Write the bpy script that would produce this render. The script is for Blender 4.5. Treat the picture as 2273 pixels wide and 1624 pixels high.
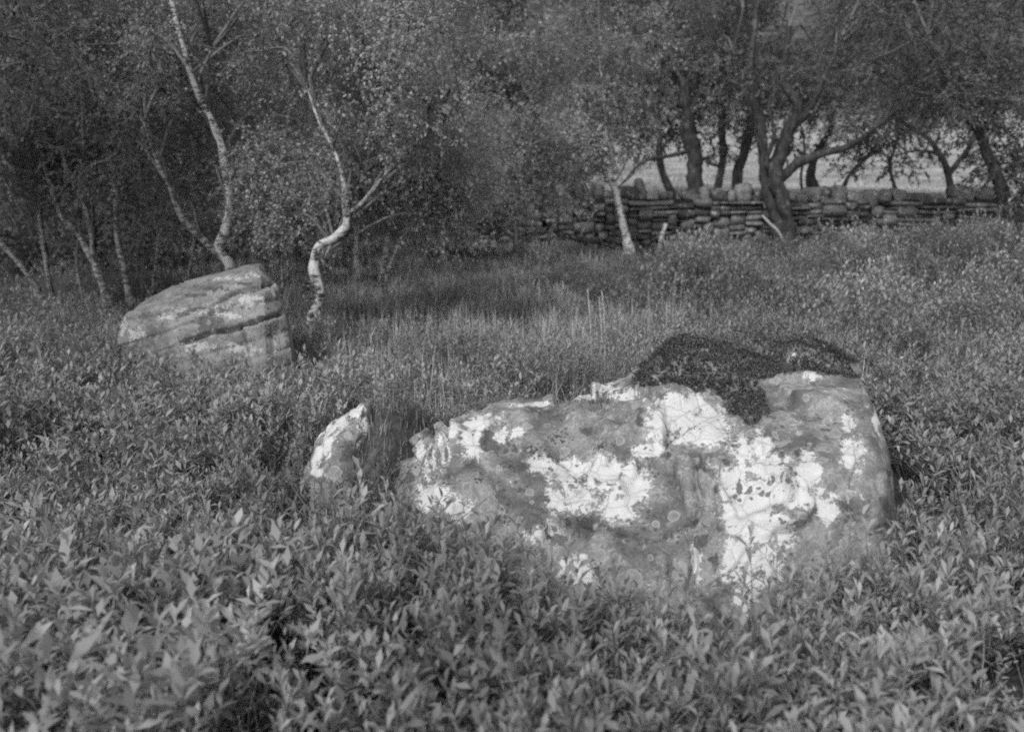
import bpy, math, random
import numpy as np
from mathutils import Vector

for o in list(bpy.data.objects):
    bpy.data.objects.remove(o, do_unlink=True)
SC = bpy.context.scene
COL = SC.collection
R = math.radians

# ------------------------------------------------------------------ camera, sky, sun, exposure
CAM_H, PITCH, FOC, CX, CY = 1.5, R(12.9), 1968.0, 1136.5, 812.0
cd = bpy.data.cameras.new('camera')
cd.sensor_fit = 'HORIZONTAL'
cd.angle = 2 * math.atan(CX / FOC)
cd.clip_start, cd.clip_end = 0.05, 600
cd.dof.use_dof = True
cd.dof.focus_distance = 3.9
cd.dof.aperture_fstop = 2.2
cam = bpy.data.objects.new('camera', cd)
COL.objects.link(cam)
cam.location = (0, 0, CAM_H)
cam.rotation_euler = (math.pi / 2 - PITCH, 0, 0)
SC.camera = cam

SUN_EL, SUN_AZ = R(44), R(208)            # azimuth clockwise from +Y: behind the camera, to its left
w = bpy.data.worlds.new('World')
SC.world = w
w.use_nodes = True
nt = w.node_tree
nt.nodes.clear()
sky = nt.nodes.new('ShaderNodeTexSky')
sky.sky_type = 'NISHITA'
sky.sun_disc = False
sky.sun_elevation = SUN_EL
sky.sun_rotation = SUN_AZ
bw = nt.nodes.new('ShaderNodeRGBToBW')    # the photograph is black and white
bg = nt.nodes.new('ShaderNodeBackground')
bg.inputs[1].default_value = 0.15
wo = nt.nodes.new('ShaderNodeOutputWorld')
nt.links.new(sky.outputs[0], bw.inputs[0])
nt.links.new(bw.outputs[0], bg.inputs[0])
nt.links.new(bg.outputs[0], wo.inputs[0])

sl = bpy.data.lights.new('sun', 'SUN')
sl.energy = 1.45
sl.angle = R(12.0)
sl.color = (1, 1, 1)
so = bpy.data.objects.new('sun', sl)
COL.objects.link(so)
to_sun = Vector((math.sin(SUN_AZ) * math.cos(SUN_EL), math.cos(SUN_AZ) * math.cos(SUN_EL), math.sin(SUN_EL)))
so.rotation_euler = to_sun.to_track_quat('Z', 'Y').to_euler()

SC.view_settings.view_transform = 'Standard'
SC.view_settings.look = 'None'
SC.view_settings.gamma = 1
SC.view_settings.use_curve_mapping = False
SC.view_settings.exposure = 0.85
SC.cycles.max_bounces = 4
SC.cycles.diffuse_bounces = 3
SC.cycles.glossy_bounces = 1
SC.cycles.transmission_bounces = 2
SC.cycles.use_adaptive_sampling = True
SC.cycles.adaptive_threshold = 0.015
SC.cycles.use_denoising = False
SC.cycles.filter_width = 1.9

# ------------------------------------------------------------------ helpers
rng = np.random.default_rng(7)
_dir_f = np.array([0, math.cos(PITCH), -math.sin(PITCH)])
_dir_u = np.array([0, math.sin(PITCH), math.cos(PITCH)])
CAMP = np.array([0, 0, CAM_H])


def at(x, y, Y):
    d = _dir_f + np.array([1, 0, 0]) * (x - CX) / FOC + _dir_u * (CY - y) / FOC
    return CAMP + d * (Y / d[1])


def proj(P):
    q = P - CAMP
    z = q @ _dir_f
    return CX + FOC * q[:, 0] / z, CY - FOC * (q @ _dir_u) / z


def _hash(ix, iy, iz, seed):
    h = (ix * 374761393 + iy * 668265263 + iz * 2147483647 + seed * 1274126177) & 0xFFFFFFFF
    h = ((h ^ (h >> 13)) * 1274126177) & 0xFFFFFFFF
    h = ((h ^ (h >> 16)) * 2246822519) & 0xFFFFFFFF
    return ((h ^ (h >> 15)) & 0xFFFFFF) / float(0xFFFFFF)


def vnoise(P, seed=0):
    P = np.asarray(P, float)
    i = np.floor(P).astype(np.int64)
    f = P - i
    f = f * f * (3 - 2 * f)
    out = 0
    for dx in (0, 1):
        wx = f[:, 0] if dx else 1 - f[:, 0]
        for dy in (0, 1):
            wy = f[:, 1] if dy else 1 - f[:, 1]
            for dz in (0, 1):
                wz = f[:, 2] if dz else 1 - f[:, 2]
                out = out + wx * wy * wz * _hash(i[:, 0] + dx, i[:, 1] + dy, i[:, 2] + dz, seed)
    return out * 2 - 1


def fbm(P, seed=0, oct=4, gain=.5):
    a, s, o = 1., 0., 0.
    P = np.asarray(P, float)
    for k in range(oct):
        s = s + a * vnoise(P, seed + k)
        o += a
        a *= gain
        P = P * 2.03
    return s / o


def n2(x, y, sc, seed, oct=3):
    return fbm(np.stack([x * sc, y * sc, np.zeros_like(x) + .37], 1), seed, oct)


def sstep(a, b, x):
    t = np.clip((x - a) / (b - a), 0, 1)
    return t * t * (3 - 2 * t)


def norm(v):
    return v / np.maximum(np.linalg.norm(v, axis=-1, keepdims=True), 1e-9)


def mesh(name, V, faces, mat=None, smooth=False, attrs=None):
    """faces: list of (M,k) int arrays"""
    V = np.asarray(V, np.float32)
    me = bpy.data.meshes.new(name)
    me.vertices.add(len(V))
    me.vertices.foreach_set('co', V.ravel())
    tot = sum(f.size for f in faces)
    np_ = sum(len(f) for f in faces)
    me.loops.add(tot)
    me.polygons.add(np_)
    li = np.concatenate([f.ravel() for f in faces]).astype(np.int32)
    ls = np.concatenate([np.full(len(f), f.shape[1], np.int32) for f in faces])
    me.loops.foreach_set('vertex_index', li)
    me.polygons.foreach_set('loop_start', np.concatenate([[0], np.cumsum(ls)[:-1]]).astype(np.int32))
    if smooth:
        me.polygons.foreach_set('use_smooth', np.ones(np_, bool))
    if attrs:
        for k, v in attrs.items():
            a = me.attributes.new(k, 'FLOAT', 'POINT')
            a.data.foreach_set('value', np.asarray(v, np.float32))
    me.update(calc_edges=True)
    if mat:
        me.materials.append(mat)
    return me


def obj(name, me, parent=None, **props):
    o = bpy.data.objects.new(name, me)
    COL.objects.link(o)
    if parent:
        o.parent = parent
    for k, v in props.items():
        o[k] = v
    return o


def empty(name, loc, **props):
    o = bpy.data.objects.new(name, None)
    COL.objects.link(o)
    o.location = loc
    o.empty_display_size = .1
    for k, v in props.items():
        o[k] = v
    return o


class Geo:
    def __init__(s):
        s.V, s.F, s.n = [], [], 0

    def add(s, V, faces):
        s.V.append(np.asarray(V, float))
        for f in faces:
            s.F.append(np.asarray(f) + s.n)
        s.n += len(V)

    def mesh(s, name, mat, origin=None, smooth=False):
        V = np.concatenate(s.V) if s.V else np.zeros((0, 3))
        if origin is not None:
            V = V - np.asarray(origin)
        ks = {}
        for f in s.F:
            ks.setdefault(f.shape[1], []).append(f)
        return mesh(name, V, [np.concatenate(v) for v in ks.values()], mat, smooth)


def catmull(P, n):
    P = np.asarray(P, float)
    P = np.concatenate([[2 * P[0] - P[1]], P, [2 * P[-1] - P[-2]]])
    m = len(P) - 3
    t = np.linspace(0, m - 1e-6, n)
    i = t.astype(int)
    f = (t - i)[:, None]
    a, b, c, d = P[i], P[i + 1], P[i + 2], P[i + 3]
    return .5 * (2 * b + (c - a) * f + (2 * a - 5 * b + 4 * c - d) * f ** 2 + (3 * b - a - 3 * c + d) * f ** 3)


def tube(geo, P, rad, sides=8, rough=.0, seed=0, cap=True):
    P = np.asarray(P, float)
    n = len(P)
    T = norm(np.gradient(P, axis=0))
    ref = np.array([1., 0.05, 0.02])
    A = norm(np.cross(T, ref))
    B = np.cross(T, A)
    ang = np.linspace(0, 2 * np.pi, sides, endpoint=False)
    rr = np.asarray(rad, float)[:, None] * np.ones((1, sides))
    V = P[:, None, :] + rr[..., None] * (A[:, None, :] * np.cos(ang)[None, :, None] + B[:, None, :] * np.sin(ang)[None, :, None])
    if rough:
        nz = fbm(V.reshape(-1, 3) * 9, seed, 3).reshape(n, sides)
        V = P[:, None, :] + (V - P[:, None, :]) * (1 + rough * nz[..., None])
    i = np.arange(n - 1)[:, None] * sides
    j = np.arange(sides)[None, :]
    j2 = (j + 1) % sides
    F = np.stack([i + j, i + j2, i + sides + j2, i + sides + j], -1).reshape(-1, 4)
    V = V.reshape(-1, 3)
    faces = [F]
    if cap:
        V = np.concatenate([V, P[-1:]])
        k = (n - 1) * sides
        faces.append(np.stack([k + np.arange(sides), k + (np.arange(sides) + 1) % sides, np.full(sides, n * sides)], 1))
    geo.add(V, faces)


def leaves(geo, P, D, N, L, W, kind='small'):
    """vectorised leaves: base P, axis D, rough normal N, length L, width W"""
    n = len(P)
    if n == 0:
        return
    D = norm(D)
    S = norm(np.cross(D, N))
    U = np.cross(S, D)
    L = np.broadcast_to(L, (n,))[:, None]
    W = np.broadcast_to(W, (n,))[:, None]
    if kind == 'small':
        V = np.stack([P, P + D * L * .5 + S * W * .5 + U * W * .12, P + D * L - U * L * .1, P + D * L * .5 - S * W * .5 + U * W * .12], 1)
        F = np.arange(n)[:, None] * 4 + np.array([[0, 1, 2, 3]])
        geo.add(V.reshape(-1, 3), [F])
    elif kind == 'mid':   # blunt leaf folded on its midrib
        V = np.stack([P, P + D * L * .68 + S * W * .5 + U * W * .16, P + D * L - U * L * .08, P + D * L * .68 - S * W * .5 + U * W * .16, P + D * L * .62 - U * L * .01], 1)
        b = np.arange(n)[:, None] * 5
        geo.add(V.reshape(-1, 3), [np.concatenate([b + np.array([t_]) for t_ in ([0, 1, 4], [1, 2, 4], [2, 3, 4], [3, 0, 4])])])
    else:   # oblanceolate leaf, folded on its midrib, arched back
        pr = [(0, 0, 0), (.38, .34, .0), (.74, .5, -.05), (1., 0, -.16)]
        V = [P,
             P + D * L * .38 + S * W * .32 + U * W * .10, P + D * L * .38 + U * L * .03, P + D * L * .38 - S * W * .32 + U * W * .10,
             P + D * L * .74 + S * W * .5 + U * (W * .12 - L * .02), P + D * L * .74 - U * L * .0, P + D * L * .74 - S * W * .5 + U * (W * .12 - L * .02),
             P + D * L - U * L * .10]
        V = np.stack(V, 1).reshape(-1, 3)
        b = np.arange(n)[:, None] * 8
        q = np.concatenate([b + np.array([[1, 4, 5, 2]]), b + np.array([[2, 5, 6, 3]])])
        t = np.concatenate([b + np.array([[0, 1, 2]]), b + np.array([[0, 2, 3]]), b + np.array([[4, 7, 5]]), b + np.array([[5, 7, 6]])])
        geo.add(V, [q, t])


def ribbons(geo, A, B, w):
    n = len(A)
    if n == 0:
        return
    S = norm(np.cross(norm(B - A), rng.normal(size=(n, 3)))) * w
    V = np.stack([A - S, A + S, B + S * .5, B - S * .5], 1).reshape(-1, 3)
    geo.add(V, [np.arange(n)[:, None] * 4 + np.array([[0, 1, 2, 3]])])


def strips(geo, A, B, w):
    """thin twigs as 3-sided prisms from A to B (tapering)"""
    n = len(A)
    if n == 0:
        return
    T = norm(B - A)
    S = norm(np.cross(T, np.array([.3, .8, .52])))
    U = np.cross(S, T)
    w = np.broadcast_to(w, (n,))[:, None]
    ring = [S, -.5 * S + .866 * U, -.5 * S - .866 * U]
    V = np.stack([A + r * w for r in ring] + [B + r * w * .5 for r in ring], 1).reshape(-1, 3)
    b = np.arange(n)[:, None] * 6
    F = np.concatenate([b + np.array([[0, 1, 4, 3]]), b + np.array([[1, 2, 5, 4]]), b + np.array([[2, 0, 3, 5]])])
    geo.add(V, [F])


# ------------------------------------------------------------------ materials (grey: the photograph is monochrome)
def nodes(name):
    m = bpy.data.materials.new(name)
    m.use_nodes = True
    t = m.node_tree
    t.nodes.clear()
    out = t.nodes.new('ShaderNodeOutputMaterial')
    return m, t, out


class NT:
    def __init__(s, t):
        s.t = t

    def n(s, typ, **kw):
        nd = s.t.nodes.new(typ)
        for k, v in kw.items():
            setattr(nd, k, v)
        return nd

    def l(s, a, b):
        s.t.links.new(a, b)

    def val(s, sock, v):
        if isinstance(v, (int, float)):
            sock.default_value = v
        else:
            s.l(v, sock)

    def math(s, op, a, b=0.0, c=None, clamp=False):
        nd = s.n('ShaderNodeMath', operation=op, use_clamp=clamp)
        s.val(nd.inputs[0], a)
        s.val(nd.inputs[1], b)
        if c is not None:
            s.val(nd.inputs[2], c)
        return nd.outputs[0]

    def rng(s, x, a, b, c, d, smooth=False):
        nd = s.n('ShaderNodeMapRange')
        if smooth:
            nd.interpolation_type = 'SMOOTHSTEP'
        s.val(nd.inputs[0], x)
        for i, v in enumerate((a, b, c, d)):
            s.val(nd.inputs[i + 1], v)
        return nd.outputs[0]

    def mix(s, f, a, b):
        nd = s.n('ShaderNodeMix', data_type='FLOAT')
        s.val(nd.inputs[0], f)
        s.val(nd.inputs[2], a)
        s.val(nd.inputs[3], b)
        return nd.outputs[0]

    def noise(s, co, scale, detail=3, rough=.55, dist=0.):
        nd = s.n('ShaderNodeTexNoise')
        if co is not None:
            s.l(co, nd.inputs['Vector'])
        nd.inputs['Scale'].default_value = scale
        nd.inputs['Detail'].default_value = detail
        nd.inputs['Roughness'].default_value = rough
        nd.inputs['Distortion'].default_value = dist
        return nd.outputs[0]

    def vor(s, co, scale, feature='F1', rand=1.):
        nd = s.n('ShaderNodeTexVoronoi', feature=feature)
        if co is not None:
            s.l(co, nd.inputs['Vector'])
        nd.inputs['Scale'].default_value = scale
        nd.inputs['Randomness'].default_value = rand
        return nd

    def attr(s, name):
        nd = s.n('ShaderNodeAttribute', attribute_name=name)
        return nd.outputs['Fac']

    def bump(s, h, strength, dist):
        nd = s.n('ShaderNodeBump')
        nd.inputs['Strength'].default_value = strength
        nd.inputs['Distance'].default_value = dist
        s.l(h, nd.inputs['Height'])
        return nd.outputs[0]

    def pos(s):
        return s.n('ShaderNodeNewGeometry').outputs['Position']

    def objco(s):
        return s.n('ShaderNodeTexCoord').outputs['Object']

    def mapped(s, co, scale):
        nd = s.n('ShaderNodeMapping')
        s.l(co, nd.inputs[0])
        nd.inputs['Scale'].default_value = scale
        return nd.outputs[0]

    def bsdf(s, col, rough=.8, normal=None, spec=.3):
        b = s.n('ShaderNodeBsdfPrincipled')
        s.val(b.inputs['Base Color'], col) if not isinstance(col, (int, float)) else setattr(b.inputs['Base Color'], 'default_value', (col, col, col, 1))
        s.val(b.inputs['Roughness'], rough)
        b.inputs['Specular IOR Level'].default_value = spec
        if normal is not None:
            s.l(normal, b.inputs['Normal'])
        return b.outputs[0]


def leaf_mat(name, lo, hi, trans=.3, rough=.5, spec=.4, nscale=1.3, namp=.35):
    m, t, out = nodes(name)
    q = NT(t)
    rnd = q.n('ShaderNodeNewGeometry').outputs['Random Per Island']
    r2 = q.math('POWER', rnd, 1.6)
    c = q.mix(r2, lo, hi)
    nz = q.noise(q.pos(), nscale, 3)
    c = q.math('MULTIPLY', c, q.rng(nz, .3, .7, 1 - namp, 1 + namp))
    b = q.bsdf(c, rough, spec=spec)
    tr = q.n('ShaderNodeBsdfTranslucent')
    q.l(c, tr.inputs[0])
    mx = q.n('ShaderNodeMixShader')
    mx.inputs[0].default_value = trans
    q.l(b, mx.inputs[1])
    q.l(tr.outputs[0], mx.inputs[2])
    q.l(mx.outputs[0], out.inputs[0])
    return m


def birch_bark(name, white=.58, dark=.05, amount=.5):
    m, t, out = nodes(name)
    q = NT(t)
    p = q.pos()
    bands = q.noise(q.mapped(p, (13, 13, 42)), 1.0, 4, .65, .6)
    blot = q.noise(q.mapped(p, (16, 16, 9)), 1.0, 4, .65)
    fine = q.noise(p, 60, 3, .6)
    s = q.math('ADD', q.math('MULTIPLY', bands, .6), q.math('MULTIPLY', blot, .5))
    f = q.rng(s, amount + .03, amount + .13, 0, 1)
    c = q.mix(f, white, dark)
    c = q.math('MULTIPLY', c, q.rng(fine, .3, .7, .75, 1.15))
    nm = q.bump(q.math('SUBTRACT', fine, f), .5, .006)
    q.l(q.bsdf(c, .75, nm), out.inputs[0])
    return m


def dark_bark(name, lo=.035, hi=.11):
    m, t, out = nodes(name)
    q = NT(t)
    p = q.pos()
    a = q.noise(q.mapped(p, (22, 22, 5)), 1., 4, .65)
    l = q.noise(p, 7, 3, .6)
    c = q.mix(q.rng(a, .35, .65, 0, 1), lo, hi)
    c = q.mix(q.rng(l, .58, .68, 0, .6), c, hi * 2.2)
    q.l(q.bsdf(c, .9, q.bump(a, .8, .012), .15), out.inputs[0])
    return m


def boulder_mat(name, base=.165, white=.53, wgain=1.1):
    """grey sandstone with crusts of pale lichen: 'white', 'dark', 'speck' attributes say where crusts grow and shade is painted"""
    m, t, out = nodes(name)
    q = NT(t)
    p = q.pos()
    wp = q.n('ShaderNodeVectorMath', operation='MULTIPLY_ADD')     # warped coordinates
    nv = q.n('ShaderNodeTexNoise')
    nv.inputs['Scale'].default_value = 22
    q.l(p, nv.inputs['Vector'])
    q.l(nv.outputs[1], wp.inputs[0])
    wp.inputs[1].default_value = (.03, .03, .03)
    q.l(p, wp.inputs[2])
    wv = wp.outputs[0]
    big = q.noise(wv, 6, 4, .6)
    mid = q.noise(wv, 24, 4, .62)
    fine = q.noise(p, 95, 4, .7)
    grit = q.noise(p, 320, 2, .6)
    # rock
    rock = q.mix(q.rng(big, .36, .64, 0, 1), base * .6, base * 1.5)
    rock = q.math('MULTIPLY', rock, q.rng(fine, .25, .75, .6, 1.4))
    rock = q.math('MULTIPLY', rock, q.rng(grit, .3, .7, .8, 1.2))
    # round grey crusts with a paler rim
    v = q.vor(wv, 17)
    rad = q.math('MULTIPLY', q.rng(v.outputs['Color'], 0, 1, .12, .55), 1.0)
    inside = q.rng(q.math('SUBTRACT', rad, v.outputs['Distance']), 0, .03, 0, 1)
    rim = q.math('MULTIPLY', inside, q.rng(q.math('SUBTRACT', rad, v.outputs['Distance']), .03, .10, 1, 0))
    crust = q.mix(q.rng(mid, .35, .65, 0, 1), base * 1.0, base * 1.75)
    c = q.mix(q.math('MULTIPLY', inside, .75), rock, crust)
    c = q.mix(q.math('MULTIPLY', rim, .45), c, white * .75)
    # white crust
    s = q.math('ADD', q.math('MULTIPLY', q.attr('white'), wgain),
               q.math('ADD', q.math('MULTIPLY', q.math('SUBTRACT', mid, .5), 2.1), q.math('ADD', q.math('MULTIPLY', q.math('SUBTRACT', big, .5), 1.0), q.math('MULTIPLY', q.math('SUBTRACT', fine, .5), 1.3))))
    wf = q.rng(s, .34, .50, 0, 1)
    c = q.mix(q.math('MULTIPLY', q.rng(s, .16, .28, 0, 1), q.rng(fine, .40, .52, .1, .7)), c, white * .58)
    wcol = q.math('MULTIPLY', white, q.math('MULTIPLY', q.math('MULTIPLY', q.rng(mid, .3, .7, .85, 1.04), q.rng(q.vor(wv, 13, 'DISTANCE_TO_EDGE').outputs[0], .0, .05, .72, 1.0)), q.rng(grit, .3, .7, .88, 1.08)))
    c = q.mix(wf, c, wcol)
    # small dark lichen spots eating into the white
    v2 = q.vor(wv, 46)
    spot = q.rng(q.math('SUBTRACT', q.math('MULTIPLY', q.rng(q.noise(p, 9, 2), .46, .66, 0, .5), q.rng(fine, .35, .6, .5, 1.1)), v2.outputs['Distance']), 0, .06, 0, 1)
    c = q.mix(q.math('MULTIPLY', spot, .8), c, base * .38)
    # speckled band
    sp = q.rng(q.math('ADD', q.math('MULTIPLY', q.attr('speck'), .5), q.math('MULTIPLY', q.math('SUBTRACT', fine, .5), 2.2)), .42, .5, 0, 1)
    c = q.mix(q.math('MULTIPLY', sp, q.rng(q.attr('speck'), .05, .35, 0, 1)), c, base * .33)
    # dark moss and crust, plus shade painted into the boulder's hollow and right end
    ds = q.math('ADD', q.math('MULTIPLY', q.attr('dark'), .72), q.math('ADD', q.math('MULTIPLY', q.math('SUBTRACT', mid, .5), 2.2), q.math('MULTIPLY', q.math('SUBTRACT', fine, .5), .5)))
    df = q.rng(ds, .46, .60, 0, .85)
    c = q.mix(df, c, q.math('MULTIPLY', base * .33, q.rng(fine, .3, .7, .5, 1.6)))
    h = q.math('ADD', q.math('MULTIPLY', fine, .5), q.math('ADD', q.math('MULTIPLY', grit, .25), q.math('MULTIPLY', wf, .25)))
    q.l(q.bsdf(c, .92, q.bump(h, .8, .009), .15), out.inputs[0])
    return m


def stone_mat(name):
    m, t, out = nodes(name)
    q = NT(t)
    p = q.pos()
    rnd = q.n('ShaderNodeObjectInfo').outputs['Random']
    a = q.noise(p, 9, 4, .65)
    b = q.noise(p, 38, 3, .65)
    c = q.mix(rnd, .07, .21)
    c = q.math('MULTIPLY', c, q.rng(b, .3, .7, .6, 1.4))
    c = q.mix(q.rng(a, .56, .66, 0, .75), c, .42)
    c = q.mix(q.rng(a, .44, .36, 0, .7), c, .05)
    q.l(q.bsdf(c, .92, q.bump(b, .6, .02), .15), out.inputs[0])
    return m


def ground_mat(name):
    m, t, out = nodes(name)
    q = NT(t)
    p = q.pos()
    sx = q.n('ShaderNodeSeparateXYZ')
    q.l(p, sx.inputs[0])
    a = q.noise(p, 3, 5, .65)
    b = q.noise(p, 26, 4, .7)
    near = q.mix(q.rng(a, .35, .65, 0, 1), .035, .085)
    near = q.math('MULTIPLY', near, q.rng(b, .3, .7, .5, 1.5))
    c1 = q.noise(q.mapped(p, (.25, .6, .6)), 1., 5, .7)
    c2 = q.noise(q.mapped(p, (3., 5., 3.)), 1., 4, .7)
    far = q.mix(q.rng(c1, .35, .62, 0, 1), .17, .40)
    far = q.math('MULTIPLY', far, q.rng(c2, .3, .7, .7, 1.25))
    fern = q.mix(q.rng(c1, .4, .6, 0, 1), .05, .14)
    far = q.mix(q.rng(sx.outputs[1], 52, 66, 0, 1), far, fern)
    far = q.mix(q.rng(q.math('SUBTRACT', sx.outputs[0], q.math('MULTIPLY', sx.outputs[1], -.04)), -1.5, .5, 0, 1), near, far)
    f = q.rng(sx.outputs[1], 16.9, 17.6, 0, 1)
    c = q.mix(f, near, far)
    q.l(q.bsdf(c, .95, q.bump(b, .6, .03), .1), out.inputs[0])
    return m


def plain(name, lo, hi, scale=20, rough=.9):
    m, t, out = nodes(name)
    q = NT(t)
    a = q.noise(q.pos(), scale, 4, .65)
    q.l(q.bsdf(q.mix(q.rng(a, .35, .65, 0, 1), lo, hi), rough, q.bump(a, .5, .01), .2), out.inputs[0])
    return m


M = dict(
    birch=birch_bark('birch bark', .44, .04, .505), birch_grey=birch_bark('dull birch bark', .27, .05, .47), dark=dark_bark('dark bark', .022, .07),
    twig=plain('twig bark', .07, .18, 40), deadwood=plain('bleached dead wood', .2, .36, 30),
    leaf_birch=leaf_mat('birch leaves', .22, .38, .4, .65, .12, .8, .45), leaf_dark=leaf_mat('dark tree leaves', .075, .16, .38, .65, .12, .7, .45),
    leaf_mid=leaf_mat('mid tree leaves', .14, .25, .4, .65, .12, .8, .45),
    myrtle=leaf_mat('bog myrtle leaves', .21, .38, .36, .6, .25, 1.4, .4), scrub=leaf_mat('scrub leaves', .18, .40, .36, .55, .25, .9, .55),
    grass=leaf_mat('grass blades', .30, .60, .4, .5, .25, .8, .5), pale_grass=leaf_mat('pale dry grass', .3, .55, .2, .6, .2, .5, .3),
    heath=leaf_mat('dark heath leaves', .03, .14, .1, .5, .4, 6, .3), moss=leaf_mat('moss and short turf', .11, .27, .15, .7, .2, 4, .35),
    stem=plain('shrub stems', .10, .22, 50), straw=plain('pale straw stalk', .32, .5, 60),
    boulder=boulder_mat('lichened boulder'), slab=boulder_mat('bedded sandstone', .165, .38, .8),
    stone=stone_mat('wall stone'), core_shade=plain('wall core painted as shade', .012, .03), ground=ground_mat('ground'),
)


# ------------------------------------------------------------------ ground: one sheet to the horizon
def gz(x, y):
    x = np.atleast_1d(np.asarray(x, float))
    y = np.atleast_1d(np.asarray(y, float))
    z = .05 * n2(x, y, .8, 3) + .03 * n2(x, y, 2.6, 4)
    z = z + .34 * np.exp(-((x - .05) / .60) ** 2 - ((y - 4.05) / .46) ** 2)        # turf hump behind the boulder's left half
    z = z + .49 * np.exp(-((x + .50) / .29) ** 2 - ((y - 3.48) / .42) ** 2)        # mossy saddle to the small rock
    z = z + .32 * sstep(2.5, 6.5, x) * sstep(6, 11, y) * (1 - sstep(15, 17, y))     # right bank
    wallside = sstep(-3.2, -1.8, x)
    z = z + .62 * sstep(16.8, 17.15, y) * wallside + .62 * sstep(14, 22, y) * (1 - wallside)
    z = z + np.maximum(0, y - 17.2) * .040 + np.maximum(0, y - 50) * .24 + np.maximum(0, y - 34) * .02
    z = z + .5 * sstep(22, 40, y) * n2(x, y, .08, 9) + 3 * sstep(60, 110, y) * n2(x, y, .03, 12)
    return z


def gz1(x, y):
    return float(gz(x, y)[0])


ys = np.concatenate([np.linspace(-8, 0, 10)[:-1], np.linspace(0, 18, 200)[:-1], np.linspace(18, 60, 70)[:-1], np.linspace(60, 260, 50)])
xs = np.concatenate([-np.geomspace(9, 200, 26)[::-1], np.linspace(-9, 9, 150)[1:-1], np.geomspace(9, 200, 26)])
X, Yg = np.meshgrid(xs, ys)
V = np.stack([X.ravel(), Yg.ravel(), gz(X.ravel(), Yg.ravel())], 1)
nx, ny = len(xs), len(ys)
i = (np.arange(ny - 1)[:, None] * nx + np.arange(nx - 1)[None, :]).ravel()
obj('ground', mesh('ground', V, [np.stack([i, i + 1, i + nx + 1, i + nx], 1)], M['ground'], True), kind='structure')


# ------------------------------------------------------------------ boulders, lofted from section curves
def lin(P, n):
    P = np.asarray(P, float)
    t = np.linspace(0, len(P) - 1, n)
    return np.stack([np.interp(t, np.arange(len(P)), P[:, j]) for j in range(3)], 1)


def loft(stations, nu, nv, seed, amp=.02, grooves=(), strata=None, sharp=.35):
    rows = []
    for st in stations:
        pts = [at(*p) for p in st]
        pts.insert(0, np.array([pts[0][0], pts[0][1] + .03, -.25]))
        pts.append(np.array([pts[-1][0], pts[-1][1] + .05, -.3]))
        rows.append(catmull(pts, nv) * (1 - sharp) + lin(pts, nv) * sharp)
    rows = np.stack(rows)                                     # (S, nv, 3)
    G = np.stack([catmull(rows[:, k], nu) * (1 - sharp) + lin(rows[:, k], nu) * sharp for k in range(nv)], 1)   # (nu, nv, 3)

    def nrm(G):
        du = np.gradient(G, axis=0)
        dv = np.gradient(G, axis=1)
        return norm(np.cross(du, dv))
    N = nrm(G)
    P = G.reshape(-1, 3)
    d = fbm(P * 3.1, seed, 4) * amp * 1.5 + fbm(P * 11, seed + 9, 4) * amp * .55
    # faceting: broken ledges
    led = np.abs(vnoise(P * np.array([5, 5, 9]), seed + 20))
    d = d + (sstep(.12, .2, led) - .7) * amp * .35
    fr = np.random.default_rng(seed + 100)
    for (cnum, k) in ((26, .075), (90, .13)):
        ci = P[fr.integers(0, len(P), cnum)]
        cell = np.argmin(((P[:, None, :] + .04 * np.stack([fbm(P * 6 + j * 5, seed + j, 2) for j in range(3)], 1)[:, None, :] - ci[None]) ** 2).sum(2), 1)
        tl_ = fr.normal(size=(cnum, 3)) * k
        fd = (((P - ci[cell]) * tl_[cell]).sum(1) * (amp / .02)).reshape(nu, nv)
        for _ in range(6 if cnum < 50 else 1):
            pd = np.pad(fd, 1, mode='edge')
            fd = (pd[1:-1, 1:-1] * 2 + pd[:-2, 1:-1] + pd[2:, 1:-1] + pd[1:-1, :-2] + pd[1:-1, 2:]) / 6
        d = d + fd.ravel()
    if strata:
        h = (P @ np.array(strata[0])) * strata[1]
        d = d + (np.abs(h - np.floor(h) - .5) * 2 > .86) * -.010 + vnoise(np.stack([np.floor(h), P[:, 0] * .7, 0 * h], 1), seed) * .008
    px, py = proj(P)
    for pts, wd, dep in grooves:
        pts = np.array(pts, float)
        pc = catmull(pts, 60)
        dist = np.full(len(P), 1e9)
        wob = fbm(P * 14, seed + 31, 3) * 7
        for k in range(59):
            a, b = pc[k], pc[k + 1]
            ab = b - a
            tt = np.clip(((px - a[0]) * ab[0] + (py - a[1]) * ab[1]) / (ab @ ab + 1e-9), 0, 1)
            dist = np.minimum(dist, np.hypot(px - a[0] - tt * ab[0] + wob * .6, py - a[1] - tt * ab[1] + wob))
        front = (N.reshape(-1, 3) @ np.array([0, -1, .5])) > 0
        d = d - dep * (1 - sstep(wd * .35, wd, dist)) * front
    uu = np.repeat(np.linspace(0, 1, nu), nv)
    d = d * (1 - .9 * sstep(.84, .93, uu))                    # the far ends stay even
    P = P + N.reshape(-1, 3) * d[:, None]
    return P.reshape(nu, nv, 3)


def blob_field(P, blobs, front):
    px, py = proj(P)
    f = np.zeros(len(P))
    for b in blobs:
        x, y, rx, ry = b[:4]
        d = np.hypot((px - x) / rx, (py - y) / ry)
        f = np.maximum(f, np.clip(1.10 - d * .88, 0, 1))
    return f * front


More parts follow.
